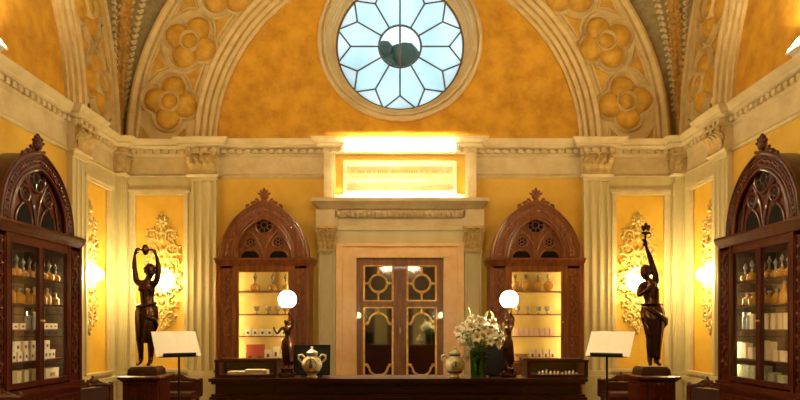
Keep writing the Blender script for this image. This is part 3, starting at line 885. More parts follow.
# ---- contents
ORD = ['first', 'second', 'third', 'fourth', 'fifth', 'sixth', 'seventh', 'eighth', 'ninth', 'tenth', 'eleventh', 'twelfth']
PROTO = {}
def decanter():
    r = thing('decanter', (0, 0, 0), None, None)
    m = MB(); m.lathe([(.0, 0), (.05, 0), (.085, .03), (.095, .075), (.08, .12), (.035, .15), (.022, .165)], n=18); m.build('body', amber, r)
    m = MB(); m.lathe([(.022, .16), (.020, .21), (.034, .22), (.0, .221)], n=12); m.build('neck', clear_gl, r)
    m = MB(); m.lathe([(.012, .215), (.02, .235), (.045, .27), (.03, .31), (.012, .33), (.02, .345), (0, .36)], n=10); m.build('stopper', clear_gl, r)
    return r
def round_bottle():
    r = thing('perfume_bottle', (0, 0, 0), None, None)
    m = MB(); m.ball((0, 0, .10), (.085, .055, .09), 16, 10); m.lathe([(.0, 0), (.05, 0), (.04, .02), (.03, .03)], n=14); m.build('body', amber, r)
    m = MB(); m.lathe([(.018, .18), (.016, .23), (.03, .235), (0, .236)], n=10); m.build('neck', clear_gl, r)
    m = MB(); m.ball((0, 0, .27), (.032, .02, .04), 10, 8); m.build('stopper', clear_gl, r)
    return r
def tall_bottle():
    r = thing('bottle', (0, 0, 0), None, None)
    m = MB(); m.lathe([(0, 0), (.045, 0), (.05, .01), (.05, .12), (.02, .16), (.018, .20)], n=14); m.build('body', amber, r)
    m = MB(); m.lathe([(.024, .195), (.024, .225), (.008, .24), (0, .241)], n=10); m.build('stopper', clear_gl, r)
    return r
def silver_bottle():
    r = thing('bottle', (0, 0, 0), None, None)
    m = MB(); m.lathe([(0, 0), (.032, 0), (.035, .01), (.035, .15), (.015, .17)], n=14); m.build('body', blue_gl, r)
    m = MB(); m.lathe([(.025, .165), (.025, .21), (0, .212)], n=10); m.build('cap', silver, r)
    return r
def tumbler():
    m = MB(); m.lathe([(0, 0), (.03, 0), (.035, .01), (.012, .02), (.012, .05), (.04, .07), (.05, .14), (.044, .14), (.035, .075), (0, .06)], n=14)
    return m.build('glass', clear_gl)
def bowl():
    r = thing('bowl', (0, 0, 0), None, None)
    m = MB(); m.lathe([(0, 0), (.07, 0), (.05, .02), (.03, .04), (.13, .08), (.16, .13), (.15, .13), (.12, .09), (0, .06)], n=20); m.build('body', silver, r)
    m = MB(); m.lathe([(.155, .125), (.165, .13), (.155, .137)], n=20); m.build('rim', silver, r)
    return r
def box_of(m_, w, d, h, pr=True, name='box', lines=1):
    r = thing(name, (0, 0, 0), None, None)
    m = MB(); m.box(-w / 2, w / 2, -d / 2, d / 2, 0, h * .78); m.build('body', m_, r)
    m = MB(); m.box(-w / 2 - .002, w / 2 + .002, -d / 2 - .002, d / 2 + .002, h * .78, h); m.build('lid', m_, r)
    if pr:
        m = MB(); m.box(-w * .2, w * .2, -d / 2 - .003, -d / 2 - .0005, h * .3, h * .62)
        m.box(-w * .12, w * .12, -d / 2 - .0035, -d / 2 - .003, h * .38, h * .54); m.build('printed_mark', print_m if lines == 1 else orange_print, r)
    return r
def row(cab, proto, xs, y, z, what, where, group, cat, rot=0, scales=None):
    """stand copies of a thing on a shelf; xs in the cabinet's own left to right"""
    (X, Y, Z), rz = CABS[cab]; R3 = Matrix.Rotation(rz, 3, 'Z')
    if cab == 'sl': xs = [(-.30 + (x + .50) * 1.30) if x < 0 else .36 + (x - .09) * .88 for x in xs]
    if cab == 'sr': xs = [(-.22 + (x - .09) * 1.25) if x > 0 else -.70 + (x + .42) * 1.0 for x in xs]
    for i, x in enumerate(xs):
        o = proto if not proto.get('label') else copy_tree(proto)
        yy = y[i] if hasattr(y, '__len__') else y; zz = z[i] if hasattr(z, '__len__') else z
        o.location = R3 @ Vector((x, yy, zz)) + Vector((X, Y, Z)); o.rotation_euler = (0, 0, rz + (rot if not hasattr(rot, '__len__') else rot[i]))
        if scales: o.scale = scales[i]
        o['label'] = ('%s %s from the left %s' % (ORD[i], what, where)) if len(xs) > 1 else ('%s %s' % (what, where))
        o['category'] = cat
        if len(xs) > 1: o['group'] = group
def lin(a, b, n): return [a + (b - a) * i / (n - 1) for i in range(n)]
bl, br, sl, sr = (CNAME[k] for k in ('bl', 'br', 'sl', 'sr'))
# cabinet left of the door
row('bl', decanter(), [-.21, .10, .33], -.17, 2.14, 'amber decanter', 'on the top shelf, ' + bl, 'decanters left of the door', 'decanter', scales=[(.9,) * 3] * 3)
row('bl', tumbler(), [-.18, .02, .18, .32], -.17, 1.74, 'stemmed glass', 'on the second shelf, ' + bl, 'glasses left of the door', 'glass')
row('bl', box_of(white_box, .10, .09, .12), lin(-.32, .31, 6), -.20, 1.36, 'small white box', 'on the third shelf, ' + bl, 'white boxes on the third shelf left of the door', 'box')
row('bl', box_of(red_box, .15, .10, .13), [-.28, -.11], -.20, .93, 'terracotta red box', 'on the bottom shelf, ' + bl, 'red boxes on the bottom shelf', 'box')
row('bl', box_of(red_box, .30, .10, .15, False), [-.195], -.20, 1.06, 'wide terracotta box lying on two red boxes,', bl, None, 'box')
row('bl', box_of(white_box, .12, .09, .20), lin(.03, .30, 3), -.20, .93, 'white card box', 'on the bottom shelf, ' + bl, 'white boxes on the bottom shelf left of the door', 'box', scales=[(1, 1, .95), (.8, 1, 1.2), (1.05, 1, .55)])
# cabinet right of the door
row('br', round_bottle(), [-.31, -.12, .09, .27], -.17, 2.14, 'round amber bottle', 'on the top shelf, ' + br, 'perfume bottles right of the door', 'bottle')
row('br', tumbler(), [-.27, -.09, .10, .25], -.17, 1.74, 'stemmed glass', 'on the second shelf, ' + br, 'glasses right of the door', 'glass')
row('br', box_of(pinkish_box, .074, .08, .14, False), lin(-.31, .32, 8), -.20, 1.36, 'blush coloured box', 'on the third shelf, ' + br, 'blush boxes on the third shelf', 'box')
row('br', bowl(), [-.20], -.19, .93, 'shallow silver footed bowl', 'on the bottom shelf, ' + br, None, 'bowl', scales=[(.85,) * 3])
row('br', box_of(ivory_box, .09, .08, .19), lin(-.02, .33, 4), -.20, .93, 'ivory box', 'on the bottom shelf, ' + br, 'ivory boxes on the bottom shelf right of the door', 'box')
# left wall cabinet
yF = -SDp + .17
row('sl', decanter(), [-.50, -.41, -.31, -.21, -.11, .10, .25, .42], yF, 2.10, 'amber decanter', 'on the top shelf, ' + sl, 'decanters on the top shelf, left wall', 'decanter', scales=[(.62, .62, .7), (.66, .66, .75), (.64, .64, .66), (.6, .6, .75), (.6, .6, .62), (.62, .62, .7), (.66, .66, .72), (.6, .6, .66)])
row('sl', tall_bottle(), [-.50, -.38, -.24, -.13, .09, .20, .42], yF, 1.80, 'amber bottle', 'on the second shelf, ' + sl, 'bottles on the second shelf, left wall', 'bottle', scales=[(1.1, 1.1, 1), (1.4, 1.4, .8), (1.2, 1.2, .8), (1, 1, .9), (1, 1, .8), (1, 1, .9), (1, 1, .7)])
row('sl', box_of(white_box, .10, .09, .07), [-.48, -.37, .10, .22, .33], yF, 1.50, 'low white box', 'on the third shelf, ' + sl, 'low boxes, left wall', 'box')
row('sl', silver_bottle(), [-.24, -.14], yF, 1.50, 'silver capped bottle', 'on the third shelf, ' + sl, 'silver capped bottles, left wall', 'bottle')
row('sl', box_of(white_box, .080, .08, .11), [-.50, -.405, -.31, -.215, -.12, .10, .195, .29], yF, 1.13, 'white printed box', 'in the lower row, fourth shelf, ' + sl, 'lower row of white boxes, left wall', 'box')
row('sl', box_of(white_box, .10, .08, .12), [-.44, -.32, -.20, .13], yF, 1.24, 'white box', 'on top of the box row, ' + sl, 'upper row of white boxes, left wall', 'box')
row('sl', box_of(ivory_box, .085, .14, .15, False, 'book'), lin(-.46, -.12, 4), yF, .87, 'pale upright book', 'on the bottom shelf, ' + sl, 'books on the bottom shelf, left wall', 'book')
row('sl', box_of(ivory_box, .30, .10, .14, True, 'box', 2), [.24], yF, .87, 'cream box with an orange printed picture', 'on the bottom shelf, ' + sl, None, 'box')
# right wall cabinet
row('sr', decanter(), [-.36, -.2, .09, .19, .29, .39, .49], yF, 2.10, 'amber decanter', 'on the top shelf, ' + sr, 'decanters on the top shelf, right wall', 'decanter', scales=[(.62, .62, .66), (.66, .66, .75), (.6, .6, .66), (.62, .62, .78), (.62, .62, .66), (.6, .6, .8), (.62, .62, .7)])
row('sr', tall_bottle(), [-.30, -.17, .09, .20, .31, .44], yF, 1.80, 'amber bottle', 'on the second shelf, ' + sr, 'bottles on the second shelf, right wall', 'bottle', scales=[(1.3, 1.3, .7), (1.1, 1.1, .7), (1, 1, .9), (1.3, 1.3, .7), (1, 1, .8), (1.2, 1.2, 1.1)])
row('sr', silver_bottle(), [-.36, -.26], yF, 1.50, 'silver capped bottle', 'on the third shelf, ' + sr, 'silver capped bottles, right wall', 'bottle')
row('sr', box_of(ivory_box, .085, .08, .19, False), [-.14, .10, .20, .30, .41, .50], yF, 1.50, 'tall ivory box', 'on the third shelf, ' + sr, 'ivory boxes on the third shelf, right wall', 'box')
row('sr', box_of(ivory_box, .10, .08, .20, False), [-.42, -.31, -.17, .10, .22, .34, .45], yF, 1.13, 'ivory box', 'on the fourth shelf, ' + sr, 'ivory boxes on the fourth shelf, right wall', 'box', scales=[(1, 1, 1), (1, 1, .95), (1.1, 1, .7), (1, 1, 1.15), (1, 1, 1.1), (1.1, 1, .6), (1, 1, .6)])
row('sr', box_of(sage_box, .13, .09, .17, False), [-.40, -.26, -.12, .12, .27, .43], yF, .87, 'sage patterned box', 'on the bottom shelf, ' + sr, 'patterned boxes, right wall', 'box', scales=[(1, 1, 1), (1, 1, 1), (.9, 1, 1), (1, 1, 1.1), (1, 1, .7), (1, 1, .6)])

# ================================================================== FIGURES
def skin_mesh(name, joints, edges, m, parent, root, lv=2):
    """one continuous body grown over a joint skeleton; joints {name: ((x,y,z), (rx, ry))}"""
    names = list(joints); ix = {n: i for i, n in enumerate(names)}
    me = bpy.data.meshes.new(name)
    me.from_pydata([joints[n][0] for n in names], [(ix[a], ix[b]) for a, b in edges], [])
    o = bpy.data.objects.new(name, me); COL.objects.link(o)
    md = o.modifiers.new('s', 'SKIN'); md.use_smooth_shade = True
    sv = me.skin_vertices[0].data
    for n in names:
        r = joints[n][1]; sv[ix[n]].radius = r if hasattr(r, '__len__') else (r, r)
        sv[ix[n]].use_root = (n == root)
    sb = o.modifiers.new('u', 'SUBSURF'); sb.levels = lv; sb.render_levels = lv
    dg = bpy.context.evaluated_depsgraph_get(); ev = o.evaluated_get(dg)
    nm = bpy.data.meshes.new_from_object(ev); nm.name = name
    o.modifiers.clear(); o.data = nm; bpy.data.meshes.remove(me)
    nm.materials.clear(); nm.materials.append(m); nm.shade_smooth()
    o.parent = parent
    return o
def hand_joints(J, E, wrist, palm_dir, spread, grip, pre, s=1.0):
    """palm plus five curled fingers"""
    w = Vector(J[wrist][0]); pd = Vector(palm_dir).normalized(); sp = Vector(spread).normalized(); gr = Vector(grip).normalized()
    pm = w + pd * .055 * s; J[pre + 'palm'] = (tuple(pm), (.030 * s, .022 * s)); E.append((wrist, pre + 'palm'))
    for i, (off, L) in enumerate(((-.03, .05), (-.01, .058), (.01, .054), (.03, .042))):
        a = pm + sp * off * s + pd * .03 * s; b = a + pd * L * .7 * s + gr * .012 * s; c = b + gr * L * .55 * s + pd * .01 * s
        J['%sa%d' % (pre, i)] = (tuple(a), .010 * s); J['%sb%d' % (pre, i)] = (tuple(b), .009 * s); J['%sc%d' % (pre, i)] = (tuple(c), .0075 * s)
        E += [(pre + 'palm', '%sa%d' % (pre, i)), ('%sa%d' % (pre, i), '%sb%d' % (pre, i)), ('%sb%d' % (pre, i), '%sc%d' % (pre, i))]
    a = pm - pd * .015 * s - sp * .035 * s + gr * .012 * s; b = a + pd * .035 * s + gr * .02 * s
    J[pre + 't1'] = (tuple(a), .011 * s); J[pre + 't2'] = (tuple(b), .009 * s); E += [(pre + 'palm', pre + 't1'), (pre + 't1', pre + 't2')]
def head_mesh(c, face, tilt=0, s=1.0, name='head', hair=True):
    """egg shaped head with nose, brows, eyes, mouth, ears and bound hair; face is the viewing direction in plan"""
    hz = math.atan2(face[0], -face[1])          # local -y is the face
    R = Matrix.Rotation(hz, 3, 'Z') @ Matrix.Rotation(tilt, 3, 'X')
    C = Vector(c); f = lambda x, y, z: C + R @ (Vector((x, y, z)) * s)
    h = MB(f)
    rows = []
    for i in range(15):
        t_ = i / 14; z = .115 - .23 * t_; th = math.acos(max(-1, min(1, z / .116))); r = math.sin(th)
        rows.append([((.078 - .018 * max(0, -z / .115)) * r * math.cos(2 * PI * k / 18), (.092 - .012 * max(0, -z / .115)) * r * math.sin(2 * PI * k / 18) - (.012 if z < -.03 else 0) * 1, z) for k in range(18)])
    h.grid(rows, cyc_u=True)
    h.ball((0, -.094, -.02), (.013, .022, .03), 8, 6)
    for sx in (-1, 1):
        h.ball((sx * .031, -.080, .008), (.017, .012, .010), 8, 6); h.ball((sx * .033, -.083, .026), (.024, .012, .008), 8, 6); h.ball((sx * .078, .0, -.005), (.012, .02, .03), 8, 6)
    h.ball((0, -.084, -.062), (.026, .012, .008), 8, 6); h.ball((0, -.08, -.074), (.022, .012, .007), 8, 6); h.ball((0, -.07, -.1), (.03, .025, .018), 8, 6)
    hr = MB(f)
    rows = []
    for i in range(9):
        t_ = i / 8; th = t_ * PI * .60
        row_ = []
        for k in range(24):
            ph = 2 * PI * k / 24; fr = max(0, -math.sin(ph))
            tt = th * (1 - .38 * fr)
            row_.append((.085 * math.sin(tt) * math.cos(ph) * (1 + .04 * math.sin(k * 6)), .099 * math.sin(tt) * math.sin(ph) + .006, .122 * math.cos(tt) + .002))
        rows.append(row_)
    hr.grid(rows, cyc_u=True)
    hr.ball((0, .115, .03), (.05, .045, .05), 12, 8)
    for k in range(10):
        a = PI * k / 9; hr.ball((.080 * math.cos(a), -.068 * math.sin(a) + .012, .035 + .040 * math.sin(a)), (.020, .018, .018), 7, 5)
    return h, hr
def folded_cloth(rings, n=40, folds=9, amp=.018, seed=0):
    """rings: (cx, cy, z, rx, ry); a cloth wrapped round them with deepening folds"""
    rr_ = random.Random(seed); ph = [rr_.uniform(0, 6) for _ in range(4)]
    m = MB(); rows = []
    for i, (cx, cy, z, rx, ry) in enumerate(rings):
        t_ = i / (len(rings) - 1)
        row_ = []
        for k in range(n):
            a = 2 * PI * k / n
            d = 1 + amp / .15 * (.25 + t_) * (math.sin(folds * a + ph[0] + 1.2 * t_) + .5 * math.sin((folds + 4) * a + ph[1] - 2 * t_))
            row_.append((cx + rx * d * math.cos(a), cy + ry * d * math.sin(a), z + .02 * math.sin(2 * a + ph[2]) * t_))
        rows.append(row_)
    m.grid(rows, cyc_u=True)
    return m

def pedestal(x, y, label):
    r = thing('pedestal', (x, y, 0), label, 'pedestal')
    m = MB(); m.box(-.34, .34, -.34, .34, 0, .12); m.box(-.31, .31, -.31, .31, .12, .16, .02, .02); m.build('base', wood_dk, r)
    m = MB(); m.box(-.265, .265, -.265, .265, .16, .70)
    for fx in (0, 1):
        for sg in (-1, 1):
            if fx: m.box(sg * .265 - .01, sg * .265 + .01, -.19, .19, .24, .62); 
            else: m.box(-.19, .19, sg * .265 - .01, sg * .265 + .01, .24, .62)
    m.build('die', wood_dk, r)
    m = MB()
    for i in range(8):
        m.ball((-.2 + i * .4 / 7, -.27, .655), (.024, .018, .024), 7, 5)
    m.build('bead_carving', wood_dk, r); m = MB()
    pts = spiral((0, .43), .09, 0, 1.5, 1); m.tube([(a, -.277, b) for a, b in pts], .014, 6)
    m.build('scroll_carving', wood_dk, r)
    m = MB(); pr = [(.27, .69), (.285, .70), (.30, .72), (.325, .735), (.325, .765), (.30, .78)]
    m.grid([[(-d, -d, z), (d, -d, z), (d, d, z), (-d, d, z)] for d, z in pr], cyc_u=True); m.box(-.30, .30, -.30, .30, .77, .78); m.build('top', wood_dk, r)
    return r
SX = 3.93; SY = 10.0
pedestal(-SX, SY, 'dark carved wooden pedestal under the statue with two raised arms')
pedestal(SX - .03, SY, 'dark carved wooden pedestal under the statue raising one torch')

# ---- statue with both arms raised
st = thing('bronze_statue', (-SX, SY, .78), 'dark bronze woman holding small cymbals overhead with both arms raised', 'statue')
m = MB(); m.box(-.225, .225, -.2, .2, 0, .10, .01, .01); m.box(-.2, .2, -.18, .18, .10, .13, .015, .015)
m.build('plinth', bronze_base, st)
z0 = .13
J = {
 'pelvis': ((.0, 0, z0 + .88), (.125, .095)), 'belly': ((.01, -.01, z0 + 1.0), (.098, .08)), 'rib': ((.0, -.015, z0 + 1.13), (.122, .092)), 'chest': ((0, -.01, z0 + 1.24), (.125, .085)),
 'neck': ((.02, -.005, z0 + 1.345), (.045, .045)), 'skull': ((.04, -.01, z0 + 1.42), (.05, .05)),
 'clavL': ((-.09, 0, z0 + 1.285), (.065, .06)), 'shL': ((-.165, 0, z0 + 1.315), (.058, .055)), 'elL': ((-.188, -.02, z0 + 1.525), (.044, .042)), 'faL': ((-.182, -.035, z0 + 1.60), (.044, .040)), 'wrL': ((-.168, -.06, z0 + 1.715), (.024, .022)),
 'clavR': ((.09, 0, z0 + 1.275), (.065, .06)), 'shR': ((.155, 0, z0 + 1.305), (.058, .055)), 'elR': ((.192, -.02, z0 + 1.505), (.044, .042)), 'faR': ((.188, -.035, z0 + 1.58), (.044, .040)), 'wrR': ((.172, -.06, z0 + 1.70), (.024, .022)),
 'hipL': ((-.07, 0, z0 + .80), (.098, .095)), 'thL': ((-.085, -.05, z0 + .63), (.082, .085)), 'knL': ((-.085, -.075, z0 + .45), (.054, .058)), 'caL': ((-.095, -.01, z0 + .31), (.052, .056)), 'anL': ((-.11, .06, z0 + .085), (.030, .034)), 'heL': ((-.11, .075, z0 + .055), (.028, .026)), 'toL': ((-.125, -.07, z0 + .022), (.036, .020)),
 'hipR': ((.075, 0, z0 + .80), (.098, .095)), 'thR': ((.08, -.01, z0 + .62), (.084, .086)), 'knR': ((.065, -.02, z0 + .44), (.055, .058)), 'caR': ((.06, .015, z0 + .31), (.054, .058)), 'anR': ((.05, .02, z0 + .07), (.031, .035)), 'heR': ((.05, .035, z0 + .035), (.030, .028)), 'toR': ((.06, -.12, z0 + .022), (.038, .020)),
}
E = [('pelvis', 'belly'), ('belly', 'rib'), ('rib', 'chest'), ('chest', 'neck'), ('neck', 'skull'), ('chest', 'clavL'), ('clavL', 'shL'), ('shL', 'elL'), ('elL', 'faL'), ('faL', 'wrL'), ('chest', 'clavR'), ('clavR', 'shR'), ('shR', 'elR'), ('elR', 'faR'), ('faR', 'wrR'),
     ('pelvis', 'hipL'), ('hipL', 'thL'), ('thL', 'knL'), ('knL', 'caL'), ('caL', 'anL'), ('anL', 'heL'), ('anL', 'toL'), ('pelvis', 'hipR'), ('hipR', 'thR'), ('thR', 'knR'), ('knR', 'caR'), ('caR', 'anR'), ('anR', 'heR'), ('anR', 'toR')]
hand_joints(J, E, 'wrL', (.35, -.1, .9), (0, -1, .1), (.8, 0, -.3), 'hl')
hand_joints(J, E, 'wrR', (-.35, -.1, .9), (0, -1, .1), (-.8, 0, -.3), 'hr')
body = skin_mesh('body', J, E, bronze, st, 'pelvis')
h, hr = head_mesh((.055, -.02, z0 + 1.475), (.55, -.8), .15)
h.build('head', bronze, st, sharp=80); hr.build('hair', bronze, st, sharp=60)
m = MB()
for sx in (-1, 1): m.ball((sx * .058, -.085, z0 + 1.195), (.048, .045, .05), 12, 8)
m.build('breast', bronze, st)
m = folded_cloth([(.0, 0, z0 + .97, .12, .10), (.0, 0, z0 + .92, .150, .125), (.0, -.01, z0 + .84, .165, .145), (.0, -.015, z0 + .74, .158, .15), (-.005, -.025, z0 + .63, .142, .142), (-.012, -.03, z0 + .52, .124, .132), (-.02, -.03, z0 + .43, .112, .125), (-.03, -.02, z0 + .38, .108, .12)], seed=2, amp=.014)
m.tube([(-.13, -.08, z0 + .96), (-.03, -.135, z0 + .92), (.1, -.11, z0 + .97), (.14, 0, z0 + .98), (.08, .12, z0 + .96), (-.08, .12, z0 + .95), (-.145, .02, z0 + .94)], .020, 8, closed=True)
m.tube([(-.12, -.10, z0 + .93), (-.02, -.165, z0 + .84), (.08, -.17, z0 + .76), (.155, -.10, z0 + .72), (.17, -.04, z0 + .64), (.15, -.03, z0 + .55)], [.02, .03, .035, .035, .03, .01], 8)
m.build('drapery', bronze, st, sharp=60)
for sg, hx in ((-1, -.065), (1, .075)):
    m = MB(); c = (.008 + sg * .02, -.07, z0 + 1.80)
    pts = [(c[0] + sg * t_, c[1], c[2]) for t_ in (-.012, -.010, .004, .02, .035, .05)]
    m.tube(pts, [.075, .085, .075, .04, .02, .012], 16)
    m.tube([(c[0] + sg * .045, c[1], c[2]), (c[0] + sg * .135, c[1], c[2] - .015)], .010, 6)
    m.build('cymbal', bronze, st)

# ---- statue raising a torch
st = thing('bronze_statue', (SX - .03, SY, .78), 'dark bronze draped woman raising a flower torch in one hand', 'statue')
m = MB(); m.box(-.225, .225, -.2, .2, 0, .10, .01, .01); m.box(-.2, .2, -.18, .18, .10, .13, .015, .015); m.build('plinth', bronze_base, st)
J = {
 'pelvis': ((.02, 0, z0 + .87), (.12, .10)), 'belly': ((.015, -.01, z0 + .99), (.108, .095)), 'rib': ((-.0, -.01, z0 + 1.12), (.138, .11)), 'chest': ((-.01, -.0, z0 + 1.23), (.138, .10)),
 'neck': ((-.045, -.01, z0 + 1.335), (.045, .045)), 'skull': ((-.08, -.015, z0 + 1.40), (.05, .05)),
 'clavL': ((-.09, -.02, z0 + 1.26), (.062, .06)), 'shL': ((-.165, -.04, z0 + 1.27), (.062, .06)), 'elL': ((-.235, -.10, z0 + 1.08), (.046, .044)), 'wrL': ((-.13, -.20, z0 + 1.20), (.024, .022)),
 'clavR': ((.06, .01, z0 + 1.285), (.066, .06)), 'shR': ((.085, .0, z0 + 1.35), (.068, .062)), 'elR': ((.0, -.02, z0 + 1.60), (.048, .045)), 'faR': ((-.025, -.03, z0 + 1.68), (.046, .042)), 'wrR': ((-.095, -.06, z0 + 1.83), (.025, .022)),
 'hipL': ((-.055, -.01, z0 + .79), (.095, .095)), 'thL': ((-.06, -.04, z0 + .62), (.08, .085)), 'knL': ((-.045, -.06, z0 + .44), (.054, .058)), 'caL': ((-.03, -.01, z0 + .31), (.052, .055)), 'anL': ((-.01, .03, z0 + .08), (.031, .034)), 'heL': ((-.01, .045, z0 + .045), (.028, .026)), 'toL': ((-.05, -.10, z0 + .022), (.036, .020)),
 'hipR': ((.09, .01, z0 + .79), (.095, .095)), 'thR': ((.095, .0, z0 + .62), (.08, .085)), 'knR': ((.09, -.02, z0 + .44), (.054, .058)), 'caR': ((.09, .02, z0 + .31), (.052, .055)), 'anR': ((.085, .03, z0 + .07), (.031, .034)), 'heR': ((.085, .045, z0 + .035), (.028, .026)), 'toR': ((.10, -.11, z0 + .022), (.037, .020)),
}
E = [('pelvis', 'belly'), ('belly', 'rib'), ('rib', 'chest'), ('chest', 'neck'), ('neck', 'skull'), ('chest', 'clavL'), ('clavL', 'shL'), ('shL', 'elL'), ('elL', 'wrL'), ('chest', 'clavR'), ('clavR', 'shR'), ('shR', 'elR'), ('elR', 'faR'), ('faR', 'wrR'),
     ('pelvis', 'hipL'), ('hipL', 'thL'), ('thL', 'knL'), ('knL', 'caL'), ('caL', 'anL'), ('anL', 'heL'), ('anL', 'toL'), ('pelvis', 'hipR'), ('hipR', 'thR'), ('thR', 'knR'), ('knR', 'caR'), ('caR', 'anR'), ('anR', 'heR'), ('anR', 'toR')]
hand_joints(J, E, 'wrL', (.8, -.1, .45), (0, -.3, 1), (.3, .8, 0), 'hl')
hand_joints(J, E, 'wrR', (-.25, -.15, 1), (.3, -1, 0), (-.9, -.3, 0), 'hr')
skin_mesh('body', J, E, bronze, st, 'pelvis')
h, hr = head_mesh((-.095, -.03, z0 + 1.455), (-.7, -.6), -.1)
h.build('head', bronze, st, sharp=80); hr.build('hair', bronze, st, sharp=60)
m = MB()
for sx in (-1, 1): m.ball((-.01 + sx * .056, -.085, z0 + 1.185), (.046, .045, .048), 12, 8)
m.build('breast', bronze, st)
m = folded_cloth([(.02, 0, z0 + .98, .125, .11), (.02, 0, z0 + .92, .16, .14), (.02, -.01, z0 + .84, .175, .16), (.02, -.015, z0 + .74, .172, .165), (.035, -.01, z0 + .62, .148, .15), (.045, 0, z0 + .48, .122, .135), (.05, .0, z0 + .34, .098, .12), (.055, .02, z0 + .20, .086, .11), (.055, .03, z0 + .12, .082, .10)], seed=5, amp=.014)
m.tube([(-.12, -.12, z0 + .90), (.0, -.18, z0 + .82), (.12, -.15, z0 + .74), (.2, -.05, z0 + .73), (.225, 0, z0 + .66), (.20, .03, z0 + .58)], [.025, .04, .05, .045, .035, .012], 8)
m.tube([(-.12, -.1, z0 + .96), (.02, -.16, z0 + .97), (.15, -.06, z0 + .95), (.15, .1, z0 + .95), (-.02, .14, z0 + .96), (-.13, .04, z0 + .96)], .020, 8, closed=True)
m.build('drapery', bronze, st, sharp=60)
m = MB(); tx, ty, tz = -.125, -.085, z0 + 1.91
m.tube([(tx + .02, ty, tz - .12), (tx, ty, tz), (tx + .005, ty, tz + .12), (tx + .01, ty, tz + .16)], [.012, .014, .016, .03], 8)
for k in range(7):
    a = 2 * PI * k / 7; m.tube([(tx + .01, ty, tz + .12), (tx + .01 + .05 * math.cos(a), ty + .05 * math.sin(a), tz + .15), (tx + .01 + .085 * math.cos(a), ty + .085 * math.sin(a), tz + .13 + .02 * (k % 3))], [.012, .018, .004], 6)
for k in range(8):
    a = 2 * PI * k / 8 + .3; m.ball((tx + .01 + .045 * math.cos(a), ty + .045 * math.sin(a), tz + .21 + .025 * (k % 2)), (.026, .026, .034), 7, 5)
m.ball((tx + .01, ty, tz + .26), (.03, .03, .05), 8, 6)
m.build('torch', bronze, st)

# ================================================================== MUSIC STANDS
def music_stand(x, y, yaw, label, plabel):
    r = thing('music_stand', (x, y, 0), label, 'music stand', yaw)
    m = MB(); m.tube([(0, 0, .18), (0, 0, 1.16)], .013, 8); m.build('pole', black_metal, r)
    for k in range(3):
        a = 2 * PI * k / 3 + .5; l = MB(); l.tube([(.0, 0, .26), (.14 * math.cos(a), .14 * math.sin(a), .16), (.30 * math.cos(a), .30 * math.sin(a), .012)], .011, 6); l.build('leg', black_metal, r)
    al = math.radians(38)
    f = lambda x_, y_, z_: Vector((x_, y_ * math.cos(al) * 1 + z_ * math.sin(al), 1.16 + z_ * math.cos(al) - y_ * math.sin(al)))
    d = MB(f); d.box(-.24, .24, .004, .014, .0, .33); d.box(-.20, .20, -.05, .0, -.012, .0); d.box(-.20, .20, -.055, -.045, -.012, .014); d.build('desk', black_metal, r)
    pg = thing('paper_sheet', (x, y, 0), plabel, 'paper', yaw)
    for sx, nm in ((-1, 'page'), (1, 'page')):
        p = MB(f); rows = []
        for i in range(9):
            u = i / 8; rows.append([(sx * u * .275, .001 - .008 * math.sin(PI * min(1, u * 1.3)) , .004 + v * .385) for v in (0, 1)])
        p.grid(rows); rows2 = [[(a, b + .006 - .003 * abs(a) , c) for a, b, c in q] for q in rows]
        p.grid([[(a, b - .002, c) for a, b, c in q] for q in rows]); p.build(nm, paper, pg)
    return r
p = P(179, 357, 8.0); music_stand(p.x, p.y, math.radians(35), 'black music stand in front of the statue with two raised arms', 'open ivory paper on the music stand before the cymbal statue')
p = P(607, 357, 8.0); music_stand(p.x, p.y, math.radians(-35), 'black music stand in front of the torch statue', 'open ivory paper on the music stand before the torch statue')

# ================================================================== COUNTER
CY = 6.05; CT = 1.047
ct = thing('shop_counter', (0, CY, 0), 'long dark mahogany shop counter with panelled front in front of the door', 'counter')
x0, x1 = -1.775, 1.74
m = MB(); m.box(x0 + .03, x1 - .03, .04, .40, 0, CT - .05); m.build('body', wood_ct, ct)
m = MB(); m.box(x0 - .02, x1 + .02, -.02, .43, CT - .03, CT); m.box(x0, x1, .0, .41, CT - .055, CT - .03); m.build('top', wood_ct, ct)
m = MB(); m.box(x0, x1, .0, .05, CT - .175, CT - .15); m.box(x0 - .015, x1 + .015, -.015, .05, CT - .20, CT - .175); m.build('ledge', wood_ct, ct)
n = 6
for i in range(n):
    a = x0 + .04 + i * (x1 - x0 - .08) / n; b = a + (x1 - x0 - .08) / n
    m = MB(); m.box(a + .02, b - .02, .022, .045, CT - .145, CT - .062); m.box(a + .04, b - .04, .012, .03, CT - .130, CT - .077); m.build('upper_panel', wood_ct, ct)
    m = MB(); m.box(a + .02, b - .02, .022, .045, .12, CT - .22); m.box(a + .06, b - .06, .012, .03, .18, CT - .27); m.build('lower_panel', wood_ct, ct)
m = MB(); m.box(x0, x1, .0, .41, 0, .10); m.build('plinth', wood_ct, ct)
def on_counter(px, Y): return ((px - 400) * Y / F, Y, CT)

